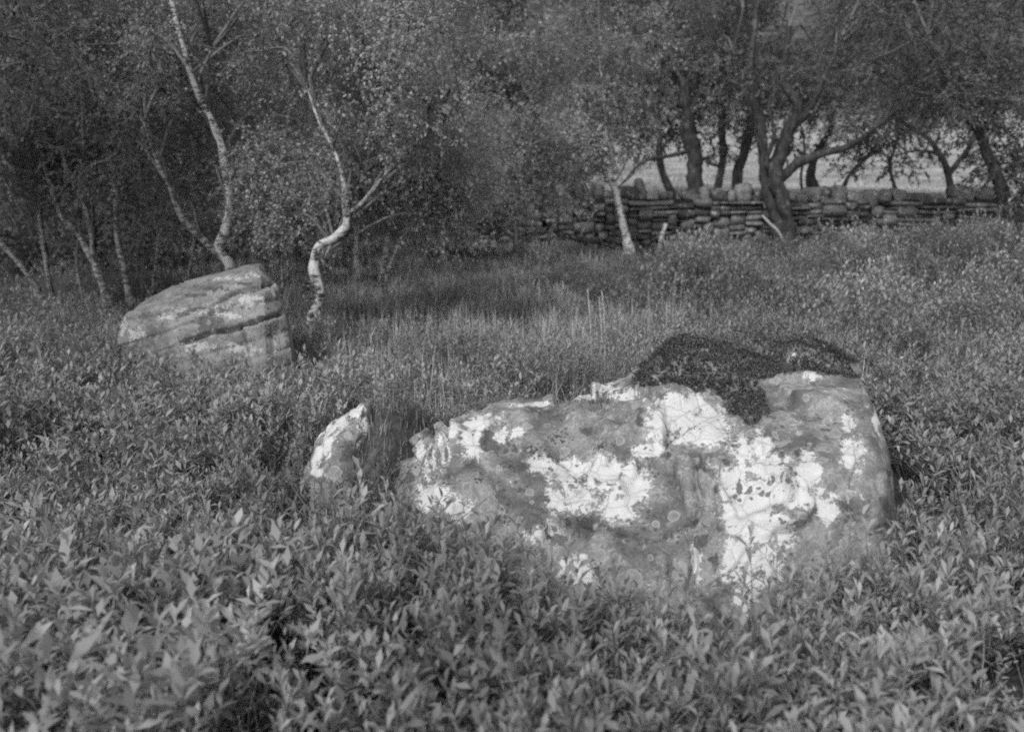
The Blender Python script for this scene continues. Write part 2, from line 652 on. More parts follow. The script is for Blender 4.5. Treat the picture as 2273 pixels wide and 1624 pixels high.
def rock(name, G, mat, blobs, label, cat):
    nu, nv = G.shape[:2]
    P = G.reshape(-1, 3)
    N = norm(np.cross(np.gradient(G, axis=0), np.gradient(G, axis=1))).reshape(-1, 3)
    front = ((N * (CAMP - P)).sum(1) > -.02).astype(float)
    att = {k: blob_field(P, blobs.get(k, []), front) for k in ('white', 'dark', 'speck')}
    o = np.array([P[:, 0].mean(), P[:, 1].mean(), 0])
    i = (np.arange(nu - 1)[:, None] * nv + np.arange(nv - 1)[None, :]).ravel()
    F = [np.stack([i, i + nv, i + nv + 1, i + 1], 1)]
    V = P - o
    n = len(V)
    V = np.concatenate([V, [G[0].mean(0) - o, G[-1].mean(0) - o]])
    a = np.arange(nv - 1)
    F.append(np.stack([a, a + 1, np.full(nv - 1, n)], 1))
    b = (nu - 1) * nv + a
    F.append(np.stack([b + 1, b, np.full(nv - 1, n + 1)], 1))
    att = {k: np.concatenate([v, [0, 0]]) for k, v in att.items()}
    ob = obj(name, mesh(name, V, F, mat, True, att), label=label, category=cat)
    ob.location = o
    return ob, P, N


ST = [
    [(925, 1180, 3.75), (930, 1100, 3.75), (940, 1050, 3.75), (950, 1015, 3.75), (960, 1005, 3.77), (975, 1005, 3.8), (985, 1030, 3.85), (990, 1060, 3.9), (990, 1120, 3.95)],
    [(880, 1200, 3.30), (885, 1120, 3.34), (898, 1070, 3.34), (908, 1020, 3.32), (922, 985, 3.36), (945, 978, 3.5), (965, 995, 3.7), (985, 1010, 3.95), (990, 1100, 4.1)],
    [(905, 1260, 2.95), (912, 1160, 3.00), (935, 1065, 3.04), (956, 1000, 3.08), (985, 955, 3.18), (1005, 945, 3.4), (1020, 955, 3.7), (1030, 1000, 4.1), (1030, 1060, 4.25)],
    [(1040, 1330, 2.70), (1045, 1200, 2.80), (1060, 1070, 2.93), (1075, 975, 3.08), (1095, 922, 3.25), (1110, 915, 3.5), (1115, 940, 3.85), (1115, 980, 4.2), (1115, 1030, 4.3)],
    [(1210, 1390, 2.55), (1212, 1240, 2.68), (1220, 1090, 2.86), (1232, 970, 3.08), (1250, 910, 3.32), (1255, 906, 3.55), (1255, 930, 3.9), (1255, 950, 4.25), (1255, 1000, 4.4)],
    [(1360, 1420, 2.46), (1365, 1265, 2.60), (1368, 1100, 2.80), (1368, 950, 3.06), (1365, 885, 3.28), (1360, 868, 3.5), (1360, 885, 3.85), (1360, 930, 4.3), (1360, 970, 4.45)],
    [(1515, 1440, 2.42), (1518, 1280, 2.54), (1512, 1100, 2.74), (1504, 950, 3.0), (1497, 860, 3.25), (1492, 795, 3.6), (1490, 772, 3.9), (1490, 800, 4.3), (1490, 900, 4.6)],
    [(1660, 1430, 2.38), (1655, 1270, 2.50), (1645, 1110, 2.66), (1632, 975, 2.90), (1616, 865, 3.22), (1605, 795, 3.58), (1600, 768, 3.9), (1600, 790, 4.3), (1600, 900, 4.6)],
    [(1810, 1390, 2.42), (1805, 1240, 2.52), (1792, 1090, 2.66), (1776, 965, 2.88), (1760, 870, 3.15), (1750, 815, 3.5), (1745, 794, 3.85), (1745, 815, 4.2), (1745, 900, 4.5)],
    [(1940, 1330, 2.52), (1934, 1200, 2.58), (1915, 1065, 2.68), (1897, 950, 2.85), (1884, 870, 3.06), (1877, 835, 3.35), (1872, 823, 3.65), (1870, 840, 4.0), (1870, 920, 4.3)],
    [(2000, 1280, 2.78), (1994, 1150, 2.82), (1978, 1030, 2.88), (1955, 930, 2.98), (1925, 862, 3.13), (1905, 840, 3.4), (1898, 838, 3.65), (1893, 860, 3.9), (1890, 940, 4.1)],
    [(1915, 1240, 3.45), (1910, 1130, 3.45), (1905, 1040, 3.45), (1900, 965, 3.48), (1890, 910, 3.52), (1882, 885, 3.6), (1878, 880, 3.7), (1876, 905, 3.8), (1874, 970, 3.95)],
]
GR = [
    ([(922, 950), (913, 1000), (912, 1070)], 7, .04), ([(968, 940), (955, 1000), (948, 1060)], 6, .04), ([(1003, 930), (985, 985), (962, 1050), (930, 1090)], 7, .03),
    ([(1240, 908), (1330, 890), (1420, 880), (1470, 905)], 9, .05), ([(1140, 1070), (1180, 1020), (1270, 970), (1360, 940)], 7, .012),
    ([(1560, 1010), (1545, 1060), (1552, 1110), (1526, 1170), (1536, 1215), (1522, 1330)], 8, .035), ([(1425, 1210), (1480, 1175), (1535, 1140)], 6, .04),
    ([(1395, 1075), (1420, 1010)], 4, .015), ([(1585, 1010), (1590, 1120), (1570, 1180)], 10, .02), ([(1895, 925), (1905, 1000), (1890, 1080)], 9, .02),
]
BL = dict(
    white=[(1515, 905, 75, 45), (1575, 935, 55, 40), (1470, 935, 45, 45), (1590, 965, 40, 25), (1540, 970, 70, 20), (1440, 1000, 40, 18),
           (1255, 1050, 60, 40), (1340, 1045, 60, 45), (1400, 1075, 50, 55), (1370, 1125, 60, 40), (1200, 1030, 38, 30), (1290, 1105, 60, 45), (1235, 1110, 35, 35),
           (1655, 1000, 48, 38), (1705, 1040, 60, 50), (1680, 1100, 75, 60), (1745, 1090, 60, 50), (1650, 1150, 60, 55), (1790, 1050, 35, 60), (1800, 1105, 38, 30),
           (1625, 1070, 45, 45), (1710, 1180, 65, 50), (1640, 1245, 45, 70), (1660, 1310, 40, 50), (1690, 985, 40, 35), (1890, 1005, 30, 40), (1840, 1130, 30, 35), (1700, 1250, 50, 50),
           (1115, 965, 26, 22), (1150, 960, 16, 16), (985, 1000, 16, 60), (933, 1000, 11, 45), (955, 1040, 18, 50), (955, 1105, 45, 40), (1000, 950, 25, 22), (1010, 1130, 35, 35),
           (1350, 862, 50, 14), (1300, 880, 35, 12), (1400, 880, 50, 12), (1190, 897, 60, 6), (1070, 935, 45, 22), (1045, 985, 30, 40), (1210, 1200, 40, 20), (1545, 1240, 16, 40),
           (1800, 832, 22, 10), (1885, 940, 18, 26), (1945, 930, 9, 50), (1280, 1270, 45, 40), (1210, 1190, 60, 30)],
    dark=[(1560, 1200, 26, 50), (1612, 1025, 20, 22), (1600, 1170, 25, 30), (1420, 928, 22, 32), (1240, 1195, 75, 35), (1300, 1160, 70, 30), (1380, 1185, 60, 25), (1590, 1240, 25, 40),
          (1640, 1090, 10, 35), (1590, 1085, 14, 30), (945, 960, 20, 30), (990, 1010, 8, 40), (905, 1080, 25, 60), (1300, 955, 30, 22), (1330, 890, 70, 8), (1690, 900, 60, 50), (1970, 1130, 30, 80),  # left-hollow and right-end patches put shade into the rock colour
          (1770, 1010, 16, 20), (1735, 1010, 12, 18), (1380, 1020, 25, 12), (1480, 1010, 25, 14)],
    speck=[(1180, 1000, 60, 30), (1130, 1035, 50, 30), (1240, 970, 60, 25), (1340, 990, 60, 20), (1060, 1060, 30, 30)],
)
G_b = loft(ST, 310, 240, 5, .022, GR, sharp=.1)
boulder, PB, NB = rock('boulder', G_b, M['boulder'], BL, 'big boulder crusted with white lichen in the foreground, dark heath on its top', 'boulder')

ST2 = [
    [(300, 830, 5.95), (295, 770, 5.95), (300, 720, 6.0), (315, 690, 6.05), (330, 680, 6.1), (345, 690, 6.2), (350, 760, 6.3)],
    [(275, 850, 5.65), (262, 770, 5.66), (264, 720, 5.70), (288, 690, 5.82), (330, 660, 6.15), (345, 664, 6.3), (352, 760, 6.45)],
    [(320, 860, 5.45), (318, 780, 5.50), (325, 725, 5.55), (345, 672, 5.66), (385, 632, 6.1), (400, 632, 6.4), (405, 760, 6.6)],
    [(430, 870, 5.35), (430, 785, 5.40), (432, 710, 5.46), (440, 652, 5.55), (465, 610, 6.05), (478, 610, 6.4), (480, 760, 6.6)],
    [(530, 880, 5.28), (530, 790, 5.34), (530, 700, 5.40), (530, 622, 5.50), (540, 592, 6.0), (550, 590, 6.35), (552, 760, 6.6)],
    [(590, 880, 5.28), (592, 790, 5.34), (586, 690, 5.42), (578, 612, 5.52), (575, 588, 5.95), (580, 590, 6.25), (590, 760, 6.5)],
    [(648, 880, 5.42), (652, 800, 5.46), (645, 725, 5.52), (622, 655, 5.6), (602, 618, 5.85), (598, 615, 6.1), (610, 760, 6.35)],
    [(660, 880, 5.9), (660, 810, 5.9), (648, 740, 5.92), (628, 680, 5.95), (612, 650, 6.0), (608, 650, 6.1), (615, 760, 6.2)],
]
GR2 = [([(408, 760), (465, 742), (530, 733), (540, 726), (600, 703), (632, 690)], 6, .06), ([(395, 705), (440, 688), (485, 668), (520, 650), (570, 640), (600, 630)], 7, .055),
       ([(285, 705), (340, 700), (378, 690), (395, 712)], 6, .03), ([(533, 728), (545, 745), (555, 790)], 5, .03), ([(470, 670), (480, 700), (470, 740)], 4, .012)]
BL2 = dict(white=[(375, 702, 26, 10), (275, 725, 10, 30), (300, 745, 25, 18), (560, 665, 40, 18), (590, 640, 20, 20), (610, 635, 16, 30), (515, 618, 45, 8), (560, 610, 30, 8), (430, 690, 60, 8),
                  (480, 680, 40, 10), (440, 770, 60, 15), (620, 750, 30, 30), (540, 775, 50, 18), (500, 700, 60, 10)],
           dark=[(480, 640, 60, 10), (540, 630, 40, 8), (430, 655, 60, 8), (440, 715, 30, 8), (640, 720, 12, 30)], speck=[(600, 730, 40, 40), (450, 640, 60, 15)])
G_l = loft(ST2, 200, 150, 41, .009, GR2, strata=((-.30, .1, 1.0), 9.0), sharp=.85)
slab, PS, NS = rock('boulder', G_l, M['slab'], BL2, 'tilted block of bedded sandstone beside the crooked birch', 'boulder')

ST3 = [
    [(690, 1090, 3.5), (688, 1050, 3.5), (695, 1010, 3.52), (705, 980, 3.55), (712, 975, 3.6), (720, 1000, 3.7), (725, 1080, 3.75)],
    [(680, 1100, 3.3), (682, 1050, 3.32), (700, 990, 3.38), (722, 950, 3.46), (735, 938, 3.55), (745, 945, 3.7), (750, 1060, 3.85)],
    [(735, 1110, 3.18), (735, 1040, 3.22), (748, 980, 3.3), (765, 930, 3.42), (780, 908, 3.55), (790, 915, 3.75), (795, 1040, 3.9)],
    [(790, 1110, 3.2), (790, 1030, 3.25), (795, 965, 3.32), (803, 910, 3.42), (810, 888, 3.55), (816, 895, 3.72), (820, 1020, 3.85)],
    [(835, 1080, 3.36), (832, 1010, 3.4), (828, 955, 3.43), (822, 915, 3.48), (822, 900, 3.56), (826, 905, 3.66), (832, 1000, 3.75)],
]
G_s = loft(ST3, 90, 80, 77, .014, [([(800, 935), (812, 960), (795, 985)], 5, .012), ([(740, 975), (790, 960)], 4, .01)])
BL3 = dict(white=[(725, 975, 22, 45), (755, 935, 28, 24), (790, 912, 22, 22), (705, 1010, 18, 35), (808, 940, 16, 24), (735, 950, 20, 20), (700, 1045, 18, 18)], dark=[(770, 910, 12, 6), (775, 1010, 30, 25)], speck=[(770, 990, 40, 20)])
small, PS3, NS3 = rock('boulder', G_s, M['boulder'], BL3, 'small pointed rock with a white lichen edge left of the big boulder', 'boulder')


# ------------------------------------------------------------------ dry stone wall
WY = 16.5
rs = random.Random(3)


def stone_mesh(name, seed, flat):
    n = 3 if flat else 4
    g = np.linspace(-1, 1, n)
    faces, verts, idx = [], [], {}

    def vid(p):
        k = tuple(np.round(p, 4))
        if k not in idx:
            idx[k] = len(verts)
            verts.append(p)
        return idx[k]
    for ax in range(3):
        for s in (-1, 1):
            for a in range(n - 1):
                for b in range(n - 1):
                    qd = []
                    for da, db in ((0, 0), (1, 0), (1, 1), (0, 1)):
                        p = np.zeros(3)
                        p[ax] = s
                        p[(ax + 1) % 3] = g[a + da]
                        p[(ax + 2) % 3] = g[b + db]
                        qd.append(vid(p))
                    faces.append(qd if s > 0 else qd[::-1])
    Vv = np.array(verts)
    sr_ = np.random.default_rng(seed)
    if flat:                                                # split block: straight faces, chipped corners, skewed ends
        ext = (np.abs(Vv) > .99).sum(1)
        Vv = Vv * np.where(ext == 3, .90, np.where(ext == 2, .97, 1.0))[:, None] + sr_.uniform(-.055, .055, Vv.shape)
        Vv[:, 0] += Vv[:, 2] * sr_.uniform(-.12, .12)
        Vv[:, 2] *= 1 + Vv[:, 0] * sr_.uniform(-.22, .22)
    else:
        k = 5.0
        Vv = Vv / (np.abs(Vv) ** k).sum(1, keepdims=True) ** (1 / k)
        Vv = Vv * (1 + .2 * vnoise(Vv * 1.3 + seed * 7.1, seed)[:, None]) + sr_.uniform(-.09, .09, Vv.shape)
    return mesh(name, Vv * .5, [np.array(faces)], M['stone'], False)


flat_m = [stone_mesh('wall_stone', 10 + k, True) for k in range(10)]
cope_m = [stone_mesh('cope_stone', 40 + k, False) for k in range(8)]
wall = empty('drystone_wall', (0, WY, 0), label='dry stone wall with upright cope stones running behind the birches', category='wall')
core = Geo()
wx0, wx1 = -1.9, 9.8
bxs = np.array([[x, y, z] for x in (wx0, wx1) for y in (WY + .02, WY + .42) for z in (-.2, .84)])
core.add(bxs, [np.array([[0, 1, 3, 2], [4, 6, 7, 5], [0, 4, 5, 1], [2, 3, 7, 6], [0, 2, 6, 4], [1, 5, 7, 3]])])
obj('shade_core', core.mesh('shade_core', M['core_shade'], (0, WY, 0)), wall)  # core box kept near-black: its colour stands in for shade in the gaps
cnt = 0
RES = .06                                                   # random rubble: each stone laid in the lowest gap
sky_l = np.full(int((wx1 - wx0) / RES), -.08)
sky_l += np.array([rs.uniform(0, .05) for _ in sky_l])
laid = []
while cnt < 900:
    k = int(np.argmin(sky_l))
    if sky_l[k] > .76:
        break
    z = sky_l[k]
    e = k
    while e < len(sky_l) and sky_l[e] < z + .035 and (e - k) < 14:
        e += 1
    wn = min(e - k, rs.choice([5, 6, 7, 8, 10, 12, 14]))
    wn = max(wn, min(3, len(sky_l) - k))
    L = wn * RES
    h = rs.choice([.05, .07, .09, .12, .16, .21]) if wn < 8 else rs.choice([.04, .055, .07, .09])
    if z + h > .86:
        h = max(.06, .86 - z)
    zb = max(z, float(np.mean(sky_l[k:k + wn])))
    laid.append((L * h, rs.randrange(len(flat_m)), (wx0 + (k + wn / 2) * RES, rs.uniform(-.06, .05), zb + h / 2), (L * .99, rs.uniform(.26, .38), h),
                 (rs.uniform(-.06, .06), rs.uniform(-.05, .05), rs.uniform(-.12, .12) + (math.pi if rs.random() < .5 else 0))))
    sky_l[k:k + wn] = zb + h
    cnt += 1
laid.sort(key=lambda q: -q[0])
rest = Geo()
for j, (_, k, lo, sc3, ro) in enumerate(laid):
    if j < 290:
        o = obj('stone', flat_m[k], wall)
        o.location, o.scale, o.rotation_euler = lo, sc3, ro
    else:                                                   # the small packing stones
        Vv = np.array([v.co[:] for v in flat_m[k].vertices]) * np.array(sc3)
        Rz = np.array([[math.cos(ro[2]), -math.sin(ro[2]), 0], [math.sin(ro[2]), math.cos(ro[2]), 0], [0, 0, 1]])
        rest.add(Vv @ Rz.T + np.array(lo), [np.array([p.vertices[:] for p in flat_m[k].polygons])])
if rest.n:
    obj('packing_stones', rest.mesh('packing_stones', M['stone']), wall, kind='stuff')
x = wx0
while x < wx1:
    L = rs.uniform(.14, .46)
    h = rs.uniform(.15, .38)
    if rs.random() < .14:
        x += rs.uniform(.1, .4)
    o = obj('cope_stone', rs.choice(cope_m), wall)
    o.location = (x + L / 2, .2 + rs.uniform(-.05, .05), .80 + h / 2 + .04 * math.sin(x * .8) - .02)
    o.scale = (L * 1.05, .42, h * 1.05)
    o.rotation_euler = (rs.uniform(-.1, .1), rs.uniform(-.3, .3), rs.uniform(-.3, .3))
    x += L * .95
    cnt += 1
print('wall stones', cnt)


# ------------------------------------------------------------------ trees
def up_n(n):
    return norm(rng.normal(size=(n, 3)) * .7 + np.array([0, 0, 1.]))


def crown_blob(lg, tg, c, rad, stemP, leaf, twigs, k, droop, seed):
    """one foliage mass: limb from the stem, side branches, twigs and leaves"""
    rx, ry, rz = rad
    dd = np.linalg.norm(stemP - c, axis=1) + np.maximum(0, stemP[:, 2] - c[2] + .2) * 1.5
    s = stemP[np.argmin(dd)]
    mid = s * .5 + c * .5 + np.array([0, 0, .18 * np.linalg.norm(c - s)]) + rng.normal(size=3) * .06
    path = catmull([s, mid, c, c + (c - mid) * .6], 12)
    rr = np.linspace(.018, .004, 12) * (.6 + rx)
    tube(tg, path, rr, 5)
    # side branches
    nb = 9
    u = norm(rng.normal(size=(nb, 3)))
    tip = c + u * np.array([rx, ry, rz]) * rng.uniform(.7, 1.05, (nb, 1))
    st = path[rng.integers(5, 12, nb)]
    m1 = st * .5 + tip * .5 + rng.normal(size=(nb, 3)) * .07 * rx + np.array([0, 0, .06])
    strips(tg, st, m1, .005 * (.6 + rx))
    strips(tg, m1, tip, .0035 * (.6 + rx))
    # twigs
    n = int(twigs)
    u = norm(rng.normal(size=(n, 3)))
    P = c + u * np.array([rx, ry, rz]) * (rng.random((n, 1)) ** .45)
    keep = fbm(P * 1.9 / max(.5, rx), seed, 2) > -.04 + .06 * rng.normal(size=n)
    P = P[keep]
    u = u[keep]
    n = len(P)
    if n == 0:
        return
    tl = rng.uniform(.16, .42, n) * (.7 + .5 * rx)
    D = norm(u * .7 + rng.normal(size=(n, 3)) * .5 + np.array([0, 0, .15 - droop]))
    E = P + D * tl[:, None] - np.array([0, 0, 1.]) * (droop * .3 * tl)[:, None]
    ribbons(tg, P, E, .0024 * (.7 + rx))
    t = (np.arange(k) + .6) / k
    LP = (P[:, None, :] + (E - P)[:, None, :] * t[None, :, None]).reshape(-1, 3)
    LP = LP + rng.normal(size=LP.shape) * .014 * (.6 + rx)
    LD = np.repeat(D, k, 0) * .7 + rng.normal(size=LP.shape) * .6 + np.array([0, 0, -droop * .7])
    sz = leaf * rng.uniform(.7, 1.3, len(LP))
    leaves(lg, LP, LD, up_n(len(LP)), sz, sz * rng.uniform(.6, .8, len(LP)))


def tree(name, label, stems, crowns, bark='birch', leafm='leaf_birch', leaf=.038, twigs=120, k=12, droop=.4, group=None, cat='tree', burl=None):
    b = stems[0][0]
    p0 = at(b[0], b[1], b[2])
    root = np.array([p0[0], p0[1], gz1(p0[0], p0[1])])
    t = empty(name, root, label=label, category=cat)
    if group:
        t['group'] = group
    allP = []
    for si, s in enumerate(stems):
        P = np.array([at(*q[:3]) for q in s])
        r = np.array([q[3] / FOC * q[2] for q in s]) * (.82 if bark.startswith('birch') else 1.)
        if s[0][3] > 0 and (si == 0 or len(s[0]) > 4):
            g = gz1(P[0][0], P[0][1])
            if P[0][2] > g - .05:
                P = np.concatenate([[[P[0][0] * .98 + .02 * P[1][0], P[0][1], g - .12]], P])
                r = np.concatenate([[r[0] * 1.35], r])
        n = 8 * len(P)
        C = catmull(P, n)
        rc = np.interp(np.linspace(0, 1, n), np.linspace(0, 1, len(r)), r)
        C[1:-1] += np.stack([fbm(C[1:-1] * 3 + j * 17, si + 3, 2) for j in range(3)], 1) * rc[1:-1, None] * .5
        ge = Geo()
        tube(ge, C, rc, 12, .38, si)
        obj('trunk' if si == 0 else 'limb', ge.mesh('stem', M['birch_grey' if (bark == 'birch' and si and len(s[0]) < 5) else bark], root, True), t)
        allP.append(C[len(C) // 4:])
    if burl:
        ge = Geo()
        for (x, y, Y, r) in burl:
            c = at(x, y, Y)
            n = 60
            P = c + rng.normal(size=(n, 3)) * r * .5
            leaves(ge, P, rng.normal(size=(n, 3)), up_n(n), r * .9, r * .6)
        obj('bark_tuft', ge.mesh('bark_tuft', M['moss'], root), t)
    stemP = np.concatenate(allP)
    lg, tg = Geo(), Geo()
    for ci, (x0, x1, y0, y1, Y0, Y1, n, r) in enumerate(crowns):
        for j in range(n):
            # stratified positions
            fx = (j + rng.random()) / n
            c = at(x0 + (x1 - x0) * fx, rng.uniform(y0, y1), rng.uniform(Y0, Y1))
            rr = r * rng.uniform(.75, 1.25)
            crown_blob(lg, tg, c, (rr, rr * rng.uniform(.8, 1.1), rr * rng.uniform(.55, .85)), stemP, leaf, twigs * .85 * (rr / .5) ** 1.6, k, droop, int(rng.integers(1, 9999)))
    if crowns:
        obj('branches', tg.mesh('branches', M['twig'], root), t, kind='stuff')
        obj('crown', lg.mesh('crown', M[leafm], root), t, kind='stuff')
    return t


# the crooked birch
tree('birch_tree', 'crooked white birch with an S-bent trunk beside the tilted sandstone block',
     [[(692, 742, 6.9, 14), (696, 700, 6.9, 14), (713, 655, 6.9, 13), (700, 600, 6.92, 14), (706, 552, 6.95, 13), (738, 528, 7.0, 12), (764, 500, 7.05, 12), (768, 455, 7.1, 11), (762, 400, 7.1, 6), (742, 335, 7.15, 5), (705, 262, 7.2, 3.5), (680, 190, 7.3, 2.5)],
      [(766, 480, 7.06, 7), (800, 455, 7.0, 6), (848, 398, 6.95, 5), (905, 335, 6.9, 4), (965, 285, 6.8, 2.5), (1020, 240, 6.7, 1.5)],
      [(760, 515, 7.08, 5), (735, 545, 7.1, 5), (714, 600, 7.05, 4)],
      [(766, 460, 7.1, 5), (800, 400, 7.3, 4), (830, 310, 7.4, 3), (840, 220, 7.4, 2)]],
     [(560, 760, 250, 480, 7.4, 8.2, 7, .40), (760, 1010, 180, 440, 7.2, 8.2, 12, .42), (560, 1000, -160, 200, 7.2, 8.4, 9, .48), (800, 1060, 300, 500, 7.2, 8.4, 9, .36), (620, 760, 470, 515, 7.0, 7.6, 3, .22), (880, 1020, 420, 520, 7.4, 8.6, 5, .3), (840, 1040, 180, 330, 6.3, 6.9, 6, .24), (640, 800, 150, 330, 6.6, 7.0, 2, .16), (620, 980, -100, 130, 6.4, 7.2, 6, .35)],
     leaf=.030, twigs=220, k=14, burl=[(684, 628, 6.86, .035), (678, 645, 6.88, .03), (690, 660, 6.86, .03)])
# twin birch behind the block
tree('birch_tree', 'twin-stemmed birch rising behind the tilted sandstone block',
     [[(512, 610, 8.2, 15), (505, 575, 8.2, 14), (484, 548, 8.2, 13), (502, 508, 8.2, 13), (511, 455, 8.2, 12), (497, 350, 8.2, 11), (472, 272, 8.25, 9), (440, 215, 8.3, 8), (412, 120, 8.3, 7), (388, 30, 8.3, 6), (370, -90, 8.4, 5)],
      [(500, 580, 8.2, 10), (455, 536, 8.15, 9), (405, 485, 8.1, 8), (380, 425, 8.1, 6.5), (345, 350, 8.1, 4), (318, 270, 8.1, 3)],
      [(452, 230, 8.28, 4), (445, 170, 8.2, 6), (470, 110, 8.1, 3)],
      [(470, 275, 8.25, 3.5), (400, 205, 8.2, 3), (320, 130, 8.1, 2)]],
     [(380, 620, 330, 500, 8.8, 9.8, 6, .36), (240, 460, 40, 380, 8.8, 9.8, 10, .46), (430, 680, -40, 320, 8.8, 9.8, 10, .48), (280, 660, -260, 0, 8.8, 9.8, 7, .55), (280, 400, 60, 250, 7.5, 8.1, 4, .22), (400, 560, -80, 60, 7.5, 8.2, 3, .3)],
     leaf=.030, twigs=200, k=14)
# left, dim birches
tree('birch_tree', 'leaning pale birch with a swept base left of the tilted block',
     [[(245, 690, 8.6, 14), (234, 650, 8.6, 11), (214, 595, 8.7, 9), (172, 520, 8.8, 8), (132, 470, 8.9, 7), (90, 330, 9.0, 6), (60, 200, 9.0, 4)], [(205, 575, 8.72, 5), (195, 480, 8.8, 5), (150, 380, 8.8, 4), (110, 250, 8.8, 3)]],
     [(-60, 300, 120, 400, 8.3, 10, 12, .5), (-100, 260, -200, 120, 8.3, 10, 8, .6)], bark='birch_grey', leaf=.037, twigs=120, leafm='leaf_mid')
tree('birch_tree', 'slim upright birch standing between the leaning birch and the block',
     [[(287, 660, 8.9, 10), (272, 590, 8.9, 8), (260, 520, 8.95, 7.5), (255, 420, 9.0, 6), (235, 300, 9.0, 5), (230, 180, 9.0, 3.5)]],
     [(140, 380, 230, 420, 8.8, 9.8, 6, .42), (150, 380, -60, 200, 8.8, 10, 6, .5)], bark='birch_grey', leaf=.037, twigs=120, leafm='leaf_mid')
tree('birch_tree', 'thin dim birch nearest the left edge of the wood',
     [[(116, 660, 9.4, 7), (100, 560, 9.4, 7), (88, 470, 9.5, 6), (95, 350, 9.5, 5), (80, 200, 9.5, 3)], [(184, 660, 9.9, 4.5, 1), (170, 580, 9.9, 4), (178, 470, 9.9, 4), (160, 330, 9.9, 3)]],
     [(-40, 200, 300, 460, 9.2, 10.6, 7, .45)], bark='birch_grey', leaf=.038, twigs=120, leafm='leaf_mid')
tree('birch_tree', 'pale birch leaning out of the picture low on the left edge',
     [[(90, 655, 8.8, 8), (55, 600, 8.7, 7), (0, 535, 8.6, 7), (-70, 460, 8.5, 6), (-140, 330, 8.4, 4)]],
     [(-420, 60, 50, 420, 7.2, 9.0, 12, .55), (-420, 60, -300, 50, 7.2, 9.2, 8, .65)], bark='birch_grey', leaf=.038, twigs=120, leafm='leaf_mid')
tree('sapling', 'thin bare sapling between the block and the crooked birch',
     [[(618, 700, 7.8, 4), (627, 640, 7.8, 4), (626, 570, 7.8, 3.5), (634, 520, 7.8, 2.5), (640, 450, 7.8, 2)], [(626, 620, 7.8, 1.5), (665, 575, 7.8, 1.5), (690, 555, 7.8, 1)]],
     [(590, 680, 430, 520, 7.8, 8.2, 3, .22)], bark='birch_grey', leaf=.034, twigs=90)
# cluster right of the crooked birch
tree('birch_tree', 'cluster of slender birch stems on a dark hummock right of the crooked birch',
     [[(846, 612, 11.2, 7), (856, 570, 11.2, 7), (861, 500, 11.2, 6), (868, 420, 11.2, 5), (880, 320, 11.3, 4), (900, 200, 11.3, 3)],
      [(860, 608, 11.1, 4.5, 1), (884, 545, 11.0, 4.5), (898, 520, 11.0, 4), (918, 502, 11.0, 3)],
      [(790, 590, 11.4, 9, 1), (790, 550, 11.4, 6), (792, 500, 11.4, 5), (800, 400, 11.4, 4)],
      [(818, 560, 11.6, 5, 1), (814, 510, 11.6, 5), (818, 430, 11.6, 4)]],
     [(760, 1000, 340, 510, 10.6, 12.2, 12, .42), (740, 1060, 80, 380, 10.6, 12.6, 14, .58)], bark='birch', leaf=.040, twigs=130)
tree('birch_tree', 'small birch with a pale foot in front of the wall end',
     [[(1143, 575, 13.2, 7), (1144, 530, 13.2, 6), (1141, 470, 13.2, 5), (1140, 400, 13.2, 4), (1150, 320, 13.2, 3)]],
     [(1060, 1240, 400, 520, 12.8, 13.8, 9, .42), (1000, 1260, 200, 400, 12.8, 14.2, 10, .55)], bark='birch_grey', leaf=.044, twigs=120)
# birch at the wall
tree('birch_tree', 'lone white birch leaning left in front of the wall',
     [[(1400, 566, 14.2, 15), (1390, 530, 14.2, 12), (1377, 480, 14.2, 10), (1368, 430, 14.2, 9), (1354, 385, 14.2, 8), (1359, 345, 14.2, 6), (1346, 300, 14.2, 5), (1342, 230, 14.2, 4), (1330, 120, 14.2, 3)],
      [(1365, 420, 14.2, 3), (1395, 395, 14.1, 3), (1425, 365, 14.0, 2), (1440, 330, 14.0, 1)],
      [(1362, 410, 14.2, 2.5), (1385, 370, 14.3, 2), (1398, 330, 14.3, 1.5)],
      [(1370, 440, 14.2, 3), (1320, 470, 14.0, 3), (1290, 520, 13.9, 2)]],
     [(1200, 1420, 130, 330, 13.6, 15.2, 10, .6), (1200, 1330, 330, 440, 13.8, 15.0, 6, .38), (1150, 1420, -160, 130, 13.6, 15.4, 8, .75), (1290, 1410, 110, 280, 13.2, 13.9, 5, .3)], leaf=.046, twigs=115)
tree('dead_birch_pole', 'short broken birch pole leaning right at the foot of the wall',
     [[(1463, 556, 14.6, 7), (1470, 525, 14.6, 6), (1479, 497, 14.6, 5.5)]], [], cat='stump')
